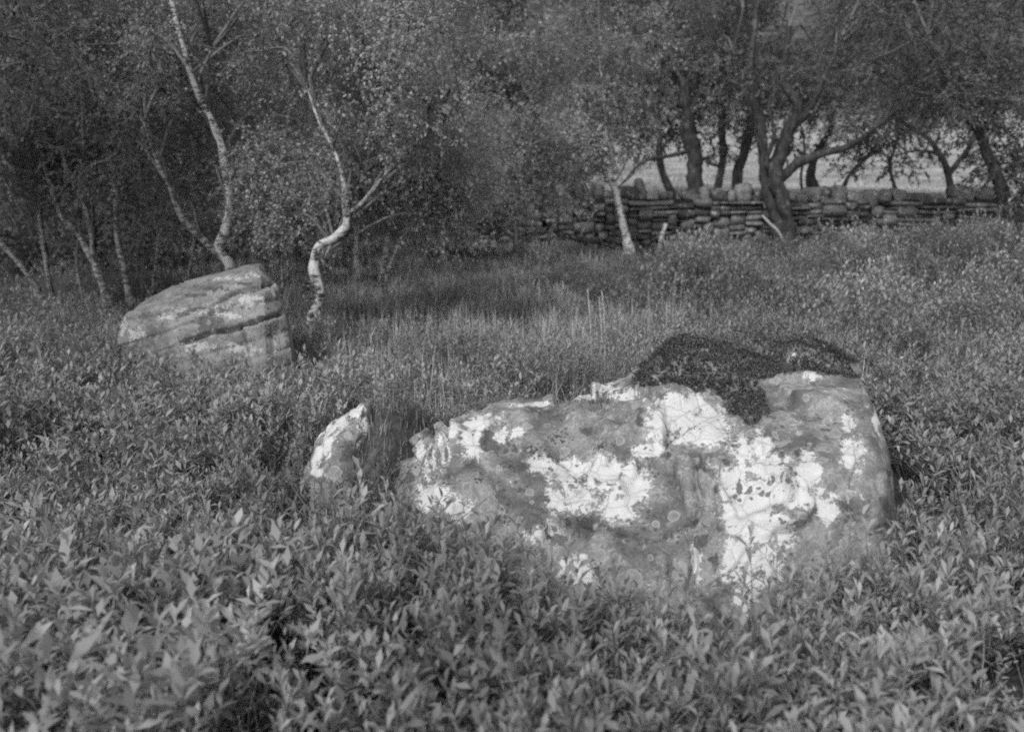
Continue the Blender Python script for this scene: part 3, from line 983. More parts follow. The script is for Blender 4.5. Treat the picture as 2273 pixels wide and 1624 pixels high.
# the big multi-stemmed tree
tree('alder_tree', 'big dark multi-stemmed tree growing in front of the wall',
     [[(1735, 520, 15.4, 22), (1722, 480, 15.4, 15), (1702, 425, 15.4, 14), (1693, 345, 15.4, 12), (1685, 260, 15.4, 11), (1668, 180, 15.4, 8), (1675, 60, 15.4, 6), (1690, -60, 15.4, 4)],
      [(1752, 520, 15.3, 16, 1), (1750, 485, 15.3, 13), (1738, 440, 15.3, 15), (1722, 392, 15.3, 17), (1728, 345, 15.35, 15), (1758, 285, 15.4, 13), (1768, 230, 15.4, 11), (1740, 170, 15.5, 8), (1752, 60, 15.5, 6)],
      [(1733, 395, 15.3, 11), (1765, 365, 15.2, 11), (1805, 345, 15.1, 9), (1870, 332, 15.0, 7), (1935, 290, 14.9, 5), (2010, 225, 14.8, 3)],
      [(1760, 285, 15.4, 8), (1800, 240, 15.3, 7), (1830, 170, 15.2, 5), (1870, 80, 15.1, 3)],
      [(1720, 400, 15.3, 6), (1700, 360, 15.2, 5), (1720, 300, 15.1, 5), (1705, 240, 15.1, 3)],
      [(1690, 300, 15.4, 6), (1650, 200, 15.5, 5), (1630, 120, 15.5, 4), (1650, 20, 15.5, 3)]],
     [(1560, 1980, 60, 250, 15.9, 17.2, 13, .6), (1560, 2020, -140, 60, 15.6, 17.2, 12, .75), (1880, 2060, 120, 270, 14.8, 16, 7, .5), (1600, 1900, 80, 240, 14.4, 15.0, 4, .35)], bark='dark', leafm='leaf_mid', leaf=.052, twigs=75)
# trees behind the wall
tree('oak_tree', 'thick dark trunk straight behind the wall with a low side branch',
     [[(1545, 430, 18.6, 19), (1543, 380, 18.6, 17), (1538, 320, 18.6, 17), (1530, 260, 18.6, 15), (1520, 190, 18.6, 10), (1540, 90, 18.6, 7)],
      [(1536, 335, 18.6, 5), (1480, 348, 18.4, 4), (1430, 358, 18.2, 3), (1388, 398, 18.1, 1.5)],
      [(1525, 240, 18.6, 9), (1480, 210, 18.5, 7), (1430, 160, 18.4, 5), (1400, 100, 18.3, 4)],
      [(1530, 260, 18.6, 8), (1570, 180, 18.5, 7), (1620, 110, 18.4, 5), (1640, 30, 18.4, 4)],
      [(1520, 190, 18.6, 7), (1490, 120, 18.6, 5), (1480, 20, 18.6, 4)]],
     [(1380, 1660, 120, 285, 18.8, 20.4, 13, .62), (1360, 1680, -120, 130, 17.8, 20.4, 12, .85)], bark='dark', leafm='leaf_dark', leaf=.06, twigs=70)
tree('hawthorn_tree', 'slender bent dark trunk behind the wall, left of the thick trunk',
     [[(1490, 430, 19.2, 9), (1470, 385, 19.2, 8), (1465, 330, 19.2, 7), (1468, 260, 19.2, 6), (1450, 150, 19.2, 4)]], [(1360, 1520, 200, 310, 18.8, 20.4, 7, .6), (1400, 1540, 300, 350, 18.6, 19.6, 6, .24)], bark='dark', leafm='leaf_dark', leaf=.06, twigs=70)
tree('hawthorn_tree', 'pair of dark trunks behind the wall, right of the thick trunk',
     [[(1592, 430, 18.8, 9), (1602, 380, 18.8, 8), (1606, 320, 18.8, 8), (1600, 250, 18.8, 7), (1580, 150, 18.8, 5)], [(1638, 430, 18.9, 12, 1), (1642, 370, 18.9, 11), (1660, 310, 18.9, 10), (1672, 230, 18.9, 8), (1700, 120, 18.9, 5)], [(1600, 370, 18.8, 4), (1575, 362, 18.8, 3.5), (1562, 350, 18.8, 3)]],
     [(1560, 1780, 60, 300, 18.2, 20.4, 12, .75), (1560, 1800, 290, 350, 18.4, 19.6, 7, .26)], bark='dark', leafm='leaf_dark', leaf=.06, twigs=70)
tree('hawthorn_tree', 'dark forked tree behind the wall, right of the big multi-stemmed tree',
     [[(1810, 440, 19.0, 12), (1800, 390, 19.0, 10), (1806, 350, 19.0, 8), (1840, 290, 19.0, 6), (1870, 200, 19.0, 4)], [(1868, 430, 18.5, 5, 1), (1885, 390, 18.4, 4), (1912, 360, 18.3, 4), (1935, 335, 18.2, 3), (1965, 305, 18.1, 2)]],
     [(1780, 2060, 80, 280, 18.2, 20, 10, .72), (1800, 2080, 270, 370, 18.0, 19.2, 9, .28)], bark='dark', leafm='leaf_dark', leaf=.06, twigs=70)
tree('hawthorn_tree', 'dark upright trunk behind the wall end, seen past the small birch',
     [[(1135, 450, 18.4, 13), (1133, 400, 18.4, 12), (1128, 330, 18.4, 11), (1120, 230, 18.4, 8), (1110, 100, 18.4, 5)], [(1178, 440, 18.6, 6, 1), (1190, 370, 18.6, 6), (1210, 300, 18.6, 5)], [(1178, 420, 18.6, 4), (1160, 370, 18.6, 4), (1150, 330, 18.6, 3)]],
     [(1000, 1260, 60, 320, 17.8, 20, 14, .75), (1180, 1300, 300, 400, 17.8, 19, 4, .4)], bark='dark', leafm='leaf_mid', leaf=.06, twigs=70)
tree('hawthorn_tree', 'dark trunk behind the wall end, leftmost of those seen past the small birch',
     [[(1078, 450, 18.8, 8), (1070, 390, 18.8, 8), (1066, 320, 18.8, 7), (1050, 200, 18.8, 5)]], [(900, 1100, 60, 380, 18.0, 20.5, 13, .8)], bark='dark', leafm='leaf_mid', leaf=.06, twigs=70)
# right edge
tree('alder_tree', 'dark leaning tree at the right edge with foliage hanging over the wall',
     [[(2262, 540, 13.6, 20), (2240, 480, 13.6, 15), (2215, 400, 13.6, 13), (2170, 290, 13.7, 10), (2110, 190, 13.8, 7), (2060, 80, 13.9, 5)], [(2250, 500, 13.6, 10), (2290, 400, 13.5, 9), (2330, 250, 13.4, 6)]],
     [(1980, 2320, -140, 240, 12.6, 14.8, 22, .72), (2060, 2400, 180, 330, 12.6, 14.4, 14, .5), (2200, 2420, 330, 480, 12.6, 14.4, 8, .5)], bark='dark', leafm='leaf_dark', leaf=.05, twigs=85)
tree('sapling', 'clump of thin dark stems behind the wall, under the long right limb',
     [[(1780, 430, 18.2, 3), (1778, 390, 18.2, 3), (1786, 340, 18.2, 2.5), (1780, 280, 18.2, 2)], [(1796, 430, 18.3, 3, 1), (1790, 395, 18.3, 3), (1800, 365, 18.3, 2.5), (1822, 330, 18.3, 2)], [(1990, 430, 18.0, 4, 1), (1975, 370, 18.0, 3.5), (1992, 300, 18.0, 3), (1985, 220, 18.0, 2)]],
     [(1860, 2040, 270, 330, 17.8, 18.6, 4, .35)], bark='dark', leafm='leaf_dark', leaf=.05, twigs=60)
tree('hawthorn_tree', 'low spreading dark tree behind the wall near the right edge',
     [[(2110, 430, 18.4, 8), (2100, 370, 18.4, 7), (2060, 310, 18.3, 5), (2000, 270, 18.2, 3)], [(2105, 390, 18.4, 6), (2150, 330, 18.4, 5), (2180, 260, 18.4, 4)], [(2080, 340, 18.35, 3), (2030, 335, 18.2, 2.5), (1970, 350, 18.1, 1.5)]],
     [(1980, 2240, 210, 330, 17.8, 19.2, 8, .5), (2000, 2260, 40, 220, 17.8, 19.2, 7, .7), (1880, 2240, 310, 380, 17.6, 18.6, 8, .3)], bark='dark', leafm='leaf_dark', leaf=.055, twigs=75)
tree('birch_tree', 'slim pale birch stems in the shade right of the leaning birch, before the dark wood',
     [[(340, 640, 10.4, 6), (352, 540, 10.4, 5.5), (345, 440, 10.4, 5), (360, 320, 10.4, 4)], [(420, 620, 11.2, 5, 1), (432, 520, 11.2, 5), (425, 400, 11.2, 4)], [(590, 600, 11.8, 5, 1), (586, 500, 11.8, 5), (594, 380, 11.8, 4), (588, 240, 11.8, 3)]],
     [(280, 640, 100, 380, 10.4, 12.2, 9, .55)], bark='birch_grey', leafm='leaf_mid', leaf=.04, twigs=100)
tree('birch_tree', 'off-frame birch added for shade, whose leaves reach in at the top left corner',  # trunk stands out of view, added to shade the left side
     [[(-420, 700, 5.6, 20), (-400, 500, 5.6, 18), (-330, 250, 5.6, 15), (-280, 0, 5.6, 11), (-200, -200, 5.6, 7)], [(-330, 250, 5.6, 7), (-200, 150, 5.5, 5), (-80, 60, 5.4, 3), (30, 30, 5.4, 1.5)]],
     [(-560, 60, -330, 100, 4.6, 6.6, 16, .5), (-60, 120, -60, 110, 5.2, 6.0, 4, .26), (-600, -150, 50, 350, 4.4, 6.6, 8, .45)], bark='dark', leafm='leaf_mid', leaf=.036, twigs=110)
tree('holly_tree', 'dense dark undergrowth tree filling the shade behind the dim birches',
     [[(200, 600, 12.2, 9), (205, 500, 12.2, 8), (190, 380, 12.2, 6)], [(60, 600, 12.6, 8, 1), (50, 480, 12.6, 7), (70, 380, 12.6, 5)], [(400, 590, 12.4, 7, 1), (410, 480, 12.4, 6)]],
     [(-60, 480, 400, 560, 11.8, 13.4, 22, .48), (-60, 480, 300, 430, 12.0, 13.6, 12, .6)], bark='dark', leafm='leaf_dark', leaf=.05, twigs=95)
tree('holly_tree', 'dense dark undergrowth tree behind the crooked birch and the slender stems',
     [[(660, 590, 13.0, 8), (668, 480, 13.0, 7), (650, 380, 13.0, 5)], [(930, 570, 13.8, 7, 1), (925, 470, 13.8, 6)]],
     [(500, 1060, 430, 545, 12.8, 14.2, 20, .46), (520, 1060, 330, 450, 12.8, 14.4, 10, .6)], bark='dark', leafm='leaf_dark', leaf=.052, twigs=95)
# dark trees on the slope behind, one of each copied along the slope
protos = []
for k, (cx, Yb) in enumerate([(420, 15.5), (760, 24.0), (1700, 26.0)]):
    protos.append(tree('slope_tree', 'x', [[(cx, 440, Yb, 9), (cx + 8, 330, Yb, 8), (cx - 10, 180, Yb, 5)]],
                       [(cx - 170, cx + 170, 20, 330, Yb - 1.4, Yb + 1.4, 13, .95 if Yb > 20 else .62), (cx - 170, cx + 170, -200, 40, Yb - 1.4, Yb + 1.4, 10, 1.1 if Yb > 20 else .75)],
                       bark='dark', leafm='leaf_mid', leaf=.085 if Yb > 20 else .06, twigs=55))
slots = [(0, -7.0, 13.2), (0, -5.0, 16.2), (0, -3.0, 15.6), (0, -8.4, 11.5), (0, -6.4, 17.5), (1, -9.5, 24), (1, -6.0, 25), (1, -2.6, 24), (1, .6, 27), (2, 5, 60), (2, 12, 63), (2, 20, 58), (2, 28, 61), (1, -12.5, 22), (2, 35, 57), (2, 16, 70), (2, 26, 72), (2, 8, 74), (2, -2, 62)]
first = set()
WHERE = {0: ('tree of the dark wood on the left, behind the dim birches', 'trees of the wood behind the dim birches'),
         1: ('leafy tree of the background belt behind the left and middle birches', 'background trees behind the birches'),
         2: ('leafy tree of the background belt beyond the field behind the wall', 'background trees beyond the field')}
for (pi, x, y) in slots:
    p = protos[pi]
    if pi in first:
        t = p.copy()
        COL.objects.link(t)
        for ch in p.children:
            c2 = ch.copy()
            COL.objects.link(c2)
            c2.parent = t
    else:
        t = p
        first.add(pi)
    t.location = (x, y, gz1(x, y) - .1)
    t.rotation_euler = (0, 0, rng.uniform(0, 6.28))
    if y > 50:
        t.scale = (1.9, 1.9, 1.9)
    t['label'], t['group'] = WHERE[pi]
    t['category'] = 'tree'

# fallen wood
for nm, lab, pts, mt in [
    ('fallen_branch', 'dark fallen branch sagging across the foot of the wall', [(1225, 512, 14.8, 5), (1262, 524, 14.7, 6), (1310, 535, 14.6, 6), (1350, 534, 14.6, 6), (1366, 550, 14.6, 4), (1368, 580, 14.6, 3)], 'dark'),
    ('dead_stick', 'pale dead stick propped against the wall left of the big dark tree', [(1692, 478, 15.2, 2.5), (1708, 495, 15.1, 3), (1726, 512, 15.0, 3), (1742, 540, 15.0, 3)], 'deadwood'),
    ('dead_twig', 'small pale V-shaped twig in the scrub on the right', [(1797, 612, 10.6, 1.2), (1812, 624, 10.6, 2), (1815, 612, 10.6, 2), (1824, 594, 10.6, 1.2)], 'deadwood'),
]:
    P = np.array([at(*q[:3]) for q in pts])
    g = Geo()
    tube(g, catmull(P, 30), np.interp(np.linspace(0, 1, 30), np.linspace(0, 1, len(pts)), [q[3] / FOC * q[2] for q in pts]), 7, .15, 2)
    o = obj(nm, g.mesh(nm, M[mt], P[0], True), label=lab, category='branch' if 'branch' in nm else 'stick')
    o.location = P[0]


# ------------------------------------------------------------------ low vegetation
def inpoly(px, py, poly):
    poly = np.asarray(poly, float)
    c = np.zeros(len(px), bool)
    j = len(poly) - 1
    for i in range(len(poly)):
        xi, yi = poly[i]
        xj, yj = poly[j]
        m = ((yi > py) != (yj > py)) & (px < (xj - xi) * (py - yi) / (yj - yi + 1e-12) + xi)
        c ^= m
        j = i
    return c


def hull(P):
    P = P[np.lexsort((P[:, 1], P[:, 0]))]
    def half(Q):
        h = []
        for p in Q:
            while len(h) > 1 and np.cross(h[-1] - h[-2], p - h[-2]) <= 0:
                h.pop()
            h.append(p)
        return h
    a, b = half(P), half(P[::-1])
    return np.array(a[:-1] + b[:-1])


def low(P):
    return hull(P[P[:, 2] < .42][:, :2]) if (P[:, 2] < .42).sum() > 5 else hull(P[:, :2])


FOOT = [low(PB), low(PS), low(PS3)]


def free(x, y):
    m = np.ones(len(x), bool)
    for f in FOOT:
        m &= ~inpoly(x, y, f)
    return m


# lines (photo columns) below which plants in front of a thing must stay so that it shows
LINES = [(([680, 720, 760, 830, 880, 960, 1050, 1180, 1300, 1450, 1600, 1650, 1700, 1780, 1850, 2000, 2040], [1050, 1060, 1050, 1040, 1080, 1135, 1190, 1235, 1285, 1300, 1325, 1345, 1290, 1230, 1190, 1140, 1130]), 3.35),
         (([255, 290, 400, 500, 600, 650, 670], [745, 765, 772, 782, 788, 765, 745]), 5.75), (([655, 675, 720, 740], [760, 742, 742, 760]), 6.95),
         (([640, 690, 830, 900, 1000, 1150, 1300, 1450, 1550, 1750, 1900, 1960], [960, 930, 905, 900, 890, 860, 830, 800, 780, 790, 815, 850]), 3.9)]


def limit(x, y, h, jit=18, fill=False):
    """cap plant height by the lines above"""
    g = gz(x, y)
    for li, ((lx, ly), Yt) in enumerate(LINES[:3]):
        px, _ = proj(np.stack([x, y, g + h], 1))
        m = (px > lx[0]) & (px < lx[-1]) & (y < Yt)
        yl = np.interp(px, lx, ly) + rng.normal(size=len(x)) * jit
        # height of the sight line at depth y
        t = (CY - yl) / FOC
        zl = CAM_H + (-math.sin(PITCH) + t * math.cos(PITCH)) / (math.cos(PITCH) + t * math.sin(PITCH)) * y
        if fill and li == 1:
            h = np.where(m & (y > 4.4), np.maximum(h, np.minimum(zl - g, .36)), h)
        if fill and li == 0:
            h = np.where(m & (y > 1.7) & (px > 840), np.maximum(h, np.minimum(zl - g, np.where(px < 1150, .56, .42))), h)
        h = np.where(m, np.minimum(h, zl - g - .025), h)
    return h


def scatter(x0, x1, y0, y1, sp):
    nx_, ny_ = int((x1 - x0) / sp), int((y1 - y0) / sp)
    a, b = np.meshgrid(np.arange(nx_), np.arange(ny_))
    x = x0 + (a.ravel() + rng.random(a.size)) * sp
    y = y0 + (b.ravel() + rng.random(a.size)) * sp
    m = np.abs(x) < y * .62 + .7
    return x[m], y[m]


def shoots(lg, sg, B, H, lean, L, W, k, kind, first=.25, spread=.25, sr=.0022, seg=2):
    """upright leafy shoots: bases B, heights H; k leaves up each stem, spiralling, the top ones pointing up"""
    n = len(B)
    if n == 0:
        return
    T = B + np.concatenate([lean * H[:, None], H[:, None]], 1)
    Mx = B * .5 + T * .5 - np.concatenate([lean * H[:, None] * .18, np.zeros((n, 1))], 1)
    if seg == 2:
        strips(sg, B, Mx, sr)
        strips(sg, Mx, T, sr * .7)
    elif seg == 1:
        strips(sg, B, T, sr)
    t = first + (1 - first) * (np.arange(k) / (k - 1)) ** .8
    ph = rng.uniform(0, 6.28, (n, 1)) + np.arange(k)[None] * 2.4
    A = np.where(t[None, :, None] < .5, B[:, None] + (Mx - B)[:, None] * (t * 2)[None, :, None], Mx[:, None] + (T - Mx)[:, None] * (t * 2 - 1)[None, :, None])
    el = np.interp(t, [first, 1], [.15, 1.1])[None] + rng.normal(size=(n, k)) * spread
    D = np.stack([np.cos(ph) * np.cos(el), np.sin(ph) * np.cos(el), np.sin(el)], -1)
    N = np.stack([-np.cos(ph) * np.sin(el), -np.sin(ph) * np.sin(el), np.cos(el)], -1) + rng.normal(size=(n, k, 3)) * .25
    ll = L * rng.uniform(.6, 1.2, (n, k)) * np.interp(t, [first, .7, 1], [.75, 1.05, .8])[None]
    leaves(lg, A.reshape(-1, 3), D.reshape(-1, 3), N.reshape(-1, 3), ll.ravel(), (ll * W).ravel(), kind)


def blades(lg, B, H, W, bend=.35, a=None):
    n = len(B)
    a = rng.uniform(0, 6.28, n) if a is None else a
    d = np.stack([np.cos(a), np.sin(a), 0 * a], 1)
    s = np.stack([-np.sin(a), np.cos(a), 0 * a], 1)
    bd = (rng.random(n) * bend)[:, None]
    H = H[:, None]
    W = np.broadcast_to(W, (n,))[:, None]
    up = np.array([0, 0, 1.])
    m = B + up * H * .55 + d * H * bd * .35
    t = B + up * H * (1 - bd * .35) + d * H * bd
    V = np.stack([B - s * W, B + s * W, m + s * W * .8, m - s * W * .8, t], 1).reshape(-1, 3)
    b = np.arange(n)[:, None] * 5
    lg.add(V, [b + np.array([[0, 1, 2, 3]]), b + np.array([[3, 2, 4]])])


# --- foreground bog myrtle: single shrubs stand out in front, the rest is one thicket
def shrub_geo(seed, L=.051, k=12, n=13, W=.28, kind='mid', seg=1):
    """branching shrub about .42 m tall: woody stems, each with several leafy shoots ending in a whorl"""
    lg, sg = Geo(), Geo()
    a = rng.uniform(0, 6.28, n)
    r = rng.random(n) ** .6 * .10
    B = np.stack([np.cos(a) * r, np.sin(a) * r, np.zeros(n)], 1)
    out = np.stack([np.cos(a), np.sin(a), 0 * a], 1)
    T = B + out * (r * 1.3 + rng.uniform(0, .07, n))[:, None] + np.array([0, 0, 1.]) * rng.uniform(.22, .33, n)[:, None] + rng.normal(size=(n, 3)) * .02
    strips(sg, B, T, .003)
    q = 4
    st = (T[:, None] * (f := rng.uniform(.45, 1.0, (n, q, 1))) + B[:, None] * (1 - f)).reshape(-1, 3)
    H = rng.uniform(.07, .15, n * q)
    lean = np.repeat(out[:, :2], q, 0) * .35 + rng.normal(size=(n * q, 2)) * .42
    shoots(lg, sg, st, H, lean, L, W, k, kind, .12, .30, seg=seg)
    return lg, sg


PROT = []
for k in range(12):
    lg, sg = shrub_geo(k) if k < 7 else shrub_geo(k, .044, 10, 13, .36, 'small', 0)
    PROT.append((sg.mesh('stems', M['stem']), lg.mesh('foliage', M['myrtle']), np.concatenate(lg.V), lg.F, np.concatenate(sg.V), sg.F))

x, y = scatter(-5, 5, 1.15, 6.6, .17)
g = gz(x, y)
hn = n2(x, y, 1.1, 51)
cc = np.stack(scatter(-5, 5, .9, 7, .46), 1)
dd = np.sqrt(((np.stack([x, y], 1)[:, None] - cc[None]) ** 2).sum(2))
dd.sort(axis=1)
clump = np.clip((dd[:, 1] - dd[:, 0]) / .22, 0, 1)                  # 0 between clumps, 1 in their middle
h = (.14 + .20 * hn + .36 * clump + .04 * rng.normal(size=len(x)))
m = free(x, y)
# behind the boulder the ground is open turf and grass
open_turf = (x > -.95) & (x < 1.9) & (y > 3.2)
m &= ~(open_turf & (y < 4.6)) & ~((x > -1.6) & (x < 3.2) & (y > 4.6) & (rng.random(len(x)) < .55))
m &= ~((np.abs(x + .5) < .36) & (np.abs(y - 3.45) < .42))
fpx = proj(np.stack([x, y, g + .2], 1))[0]
m &= ((hn > -.42) & ((clump > .15) | (rng.random(len(x)) < .2))) | ((fpx > 870) & (fpx < 2000) & (y > 1.75) & (y < 2.9)) | ((fpx > 250) & (fpx < 680) & (y > 4.4) & (y < 5.7))
x, y, h = x[m], y[m], h[m]
h = limit(x, y, h, 38, True)
m = h > .07
x, y, h = x[m], y[m], h[m]
tl, ts = Geo(), Geo()
singles = []
for i in range(len(x)):
    pi = int(rng.integers(7)) if rng.random() > max(.28, (y[i] - 2.7) / 1.0) else int(rng.integers(7, 12))
    s = h[i] / .46
    sxy = max(s, .6) * rng.uniform(.85, 1.15)
    a = rng.uniform(0, 6.28)
    if y[i] < 2.75 and h[i] > .26 and abs(x[i]) < y[i] * .6 and all((x[i] - q[0]) ** 2 + (y[i] - q[1]) ** 2 > .30 ** 2 for q in singles):
        singles.append((x[i], y[i], pi, s, sxy, a))
        continue
    c_, s_ = math.cos(a), math.sin(a)
    Rm = np.array([[c_ * sxy, -s_ * sxy, 0], [s_ * sxy, c_ * sxy, 0], [0, 0, s]])
    off = np.array([x[i], y[i], gz1(x[i], y[i]) - .02])
    tl.add(PROT[pi][2] @ Rm.T + off, PROT[pi][3])
    ts.add(PROT[pi][4] @ Rm.T + off, PROT[pi][5])
print('fg shrubs', len(x), 'singles', len(singles))
th = obj('bog_myrtle_thicket', tl.mesh('bog_myrtle_thicket', M['myrtle']), kind='stuff', label='thicket of leafy bog myrtle around the boulders', category='thicket')
obj('stems', ts.mesh('stems', M['stem']), th, kind='stuff')
for (sx_, sy_, pi, s, sxy, a) in singles:
    side = 'left of' if sx_ < -.45 else ('right of' if sx_ > 1.15 else 'in front of')
    t = empty('bog_myrtle_shrub', (sx_, sy_, gz1(sx_, sy_) - .02), label='leafy bog myrtle shrub in the near foreground, %s the big lichened boulder' % side, category='shrub', group='bog myrtle shrubs %s the boulder' % side)
    t.rotation_euler = (0, 0, a)
    t.scale = (sxy, sxy, s)
    obj('stems', PROT[pi][0], t, kind='stuff')
    obj('foliage', PROT[pi][1], t, kind='stuff')

# --- scrub: mid and right bank, and the shaded left
lg, sg = Geo(), Geo()
x, y = scatter(-9, 11, 4.4, 16.2, .115)
px, py = proj(np.stack([x, y, gz(x, y) + .2], 1))
hn = n2(x, y, .75, 61)
den = np.clip(.5 + hn, 0, 1)
right = sstep(1150, 1350, px + 0 * py) * sstep(720, 640, py)
leftz = sstep(420, 250, px)
mids = .35 * sstep(560, 760, py)
p = np.clip(np.maximum(np.maximum(right * .12, leftz * .35), mids) * (den * 1.5), 0, 1)
m = free(x, y) & (rng.random(len(x)) < p) & ~((y < 5.0) & (np.abs(x) < 2.2))
x, y, hn = x[m], y[m], hn[m]
h = np.clip(.22 + .24 * hn + .05 * rng.normal(size=len(x)), .08, .6)
h = limit(x, y, h, 10)
m = h > .07
x, y, h = x[m], y[m], h[m]
n = len(x)
rep = 3
x, y, h = np.repeat(x, rep) + rng.normal(size=n * rep) * .06, np.repeat(y, rep) + rng.normal(size=n * rep) * .06, np.repeat(h, rep) * rng.uniform(.7, 1.1, n * rep)
B = np.stack([x, y, gz(x, y) - .02], 1)
shoots(lg, sg, B, h, rng.normal(size=(len(x), 2)) * .3, .04, .42, 11, 'small', .3, sr=.002)
print('scrub shoots', len(x))
sc_ = obj('low_scrub', lg.mesh('low_scrub', M['scrub']), kind='stuff', label='low mounded scrub covering the bank in front of the wall', category='scrub')
obj('stems', sg.mesh('stems', M['stem']), sc_, kind='stuff')

# --- rounded bushes on the bank
BP = []
for k in range(5):
    lg, sg = Geo(), Geo()
    n = 210
    u = norm(rng.normal(size=(n, 3)))
    u[:, 2] = np.abs(u[:, 2])
    lump = 1 + .35 * fbm(u * 2.2 + k * 9, 5 + k, 2)
    T = u * np.array([.46, .46, .50]) * (lump * rng.uniform(.75, 1.05, n))[:, None]
    hb = np.maximum(.10, T[:, 2])
    B = np.stack([T[:, 0] * .78, T[:, 1] * .78, np.maximum(0, T[:, 2] - .24)], 1)
    H = T[:, 2] - B[:, 2] + .04
    shoots(lg, sg, B, H, (T[:, :2] - B[:, :2]) / H[:, None] * .8 + rng.normal(size=(n, 2)) * .25, .050, .42, 13, 'small', .1, sr=.0025)
    BP.append((sg.mesh('stems', M['stem']), lg.mesh('foliage', M['scrub'])))
taken = []


def bush(x, y, s, zs, label, group):
    t = empty('bush', (x, y, gz1(x, y) - .03), label=label, category='bush', group=group)
    t.rotation_euler = (0, 0, rng.uniform(0, 6.28))
    t.scale = (s, s, zs)
    k = int(rng.integers(len(BP)))
    obj('stems', BP[k][0], t, kind='stuff')
    obj('foliage', BP[k][1], t, kind='stuff')


for tries in range(4000):
    px_, py_ = rng.uniform(1180, 2330), rng.uniform(560, 730)
    if py_ > 640 and px_ < 1650:
        continue
    a_ = PITCH + math.atan((py_ - CY) / FOC)
    Y_ = (CAM_H - .1) / math.tan(a_)
    p_ = at(px_, py_, Y_)
    if Y_ > 15.3 or any((p_[0] - q[0]) ** 2 + (p_[1] - q[1]) ** 2 < (.80 if q[1] > 9 else .70) ** 2 for q in taken):
        continue
    taken.append((p_[0], p_[1]))
    far = Y_ > 11
    s_ = rng.uniform(.8, 1.35)
    bush(p_[0], p_[1], s_, s_ * rng.uniform(.85, 1.3) * (.6 if px_ < 1480 else 1.0) * (.5 if Y_ > 12 else 1.0),
         'rounded leafy bush on the bank close in front of the wall' if far else 'rounded leafy bush on the right of the clearing, nearer than the wall bank', 'bushes along the wall bank' if far else 'bushes right of the clearing')
    if len(taken) > 110:
        break
for (px_, py_, Y_, s_, lab) in [(60, 740, 6.6, 1.0, 'low bush at the left edge below the dim birches'), (150, 720, 7.2, 1.0, 'low bush left of the sandstone block, below the leaning birch'), (225, 745, 6.4, .8, 'low bush touching the left end of the sandstone block'),
                                (40, 700, 7.8, 1.1, 'shaded bush under the birch leaning out of the picture'), (1130, 690, 8.2, .8, 'dark low bush standing alone in the middle of the clearing')]:
    p_ = at(px_, py_, Y_)
    bush(p_[0], p_[1], s_, s_ * .7, lab, 'single bushes')
print('bushes', len(taken))

# --- grass
lg = Geo()
x, y = scatter(-8, 10, 4.2, 16.3, .17)
px, py = proj(np.stack([x, y, gz(x, y)], 1))
d = n2(x, y, .9, 71)
p = .85 + .6 * d - .95 * sstep(1200, 1450, px) * sstep(720, 650, py) - 1.0 * sstep(520, 300, px) * sstep(760, 680, py)
m = free(x, y) & (rng.random(len(x)) < p)
x, y, d = x[m], y[m], d[m]
hc = np.clip(.17 + .12 * d + .07 * rng.normal(size=len(x)), .05, .42)
hc = np.maximum(limit(x, y, hc, 8), .03)
K = 24
n = len(x)
a = rng.uniform(0, 6.28, (n, K))
r = rng.random((n, K)) * .11
bx_, by_ = (x[:, None] + r * np.cos(a)).ravel(), (y[:, None] + r * np.sin(a)).ravel()
hb = (hc[:, None] * rng.uniform(.4, 1.15, (n, K))).ravel()
x, y = bx_, by_
blades(lg, np.stack([x, y, gz(x, y) - .01], 1), hb, .0022 + .00022 * y, 1.35, (a + rng.normal(size=a.shape) * .5).ravel())
x, y = scatter(-3, 3.2, 1.6, 4.3, .24)
m = free(x, y) & (rng.random(len(x)) < .6)
x, y = x[m], y[m]
hc = np.maximum(limit(x, y, rng.uniform(.22, .42, len(x)), 10), .04)
K = 14
a = rng.uniform(0, 6.28, (len(x), K))
r = rng.random((len(x), K)) * .07
bx_, by_ = (x[:, None] + r * np.cos(a)).ravel(), (y[:, None] + r * np.sin(a)).ravel()
blades(lg, np.stack([bx_, by_, gz(bx_, by_) - .01], 1), (hc[:, None] * rng.uniform(.6, 1.1, a.shape)).ravel(), .0019, .8, a.ravel())
# a thin lower sward between the tussocks
x, y = scatter(-8, 10, 4.2, 16.3, .07)
m = free(x, y)
px, py = proj(np.stack([x, y, gz(x, y)], 1))
m &= rng.random(len(x)) > np.maximum(.85 * sstep(1200, 1450, px) * sstep(720, 650, py), .8 * sstep(520, 300, px) * sstep(760, 680, py))
x, y = x[m], y[m]
blades(lg, np.stack([x, y, gz(x, y) - .01], 1), rng.uniform(.03, .12, len(x)), .0022 + .00025 * y, 1.4)
print('grass', len(x))
obj('meadow_grass', lg.mesh('meadow_grass', M['grass']), kind='stuff', label='fine grass of the clearing between the boulders and the wall', category='grass')
# pale drying stems among it
lg = Geo()
x, y = scatter(-3.2, 4.2, 1.7, 9.5, .19)
m = (y > 4.3) | (rng.random(len(x)) < .3)
x, y = x[m], y[m]
wx_, wy_ = scatter(-1.2, 2.2, 4.5, 7.2, .075)
x, y = np.concatenate([x, wx_]), np.concatenate([y, wy_])
m = free(x, y)
x, y = x[m], y[m]
h = np.maximum(limit(x, y, .22 + .22 * rng.random(len(x)), 8), .03)
blades(lg, np.stack([x, y, gz(x, y)], 1), h, .0022, .5)
obj('dry_grass_stems', lg.mesh('dry_grass_stems', M['pale_grass']), kind='stuff', label='pale dry stems standing among the clearing grass', category='grass')
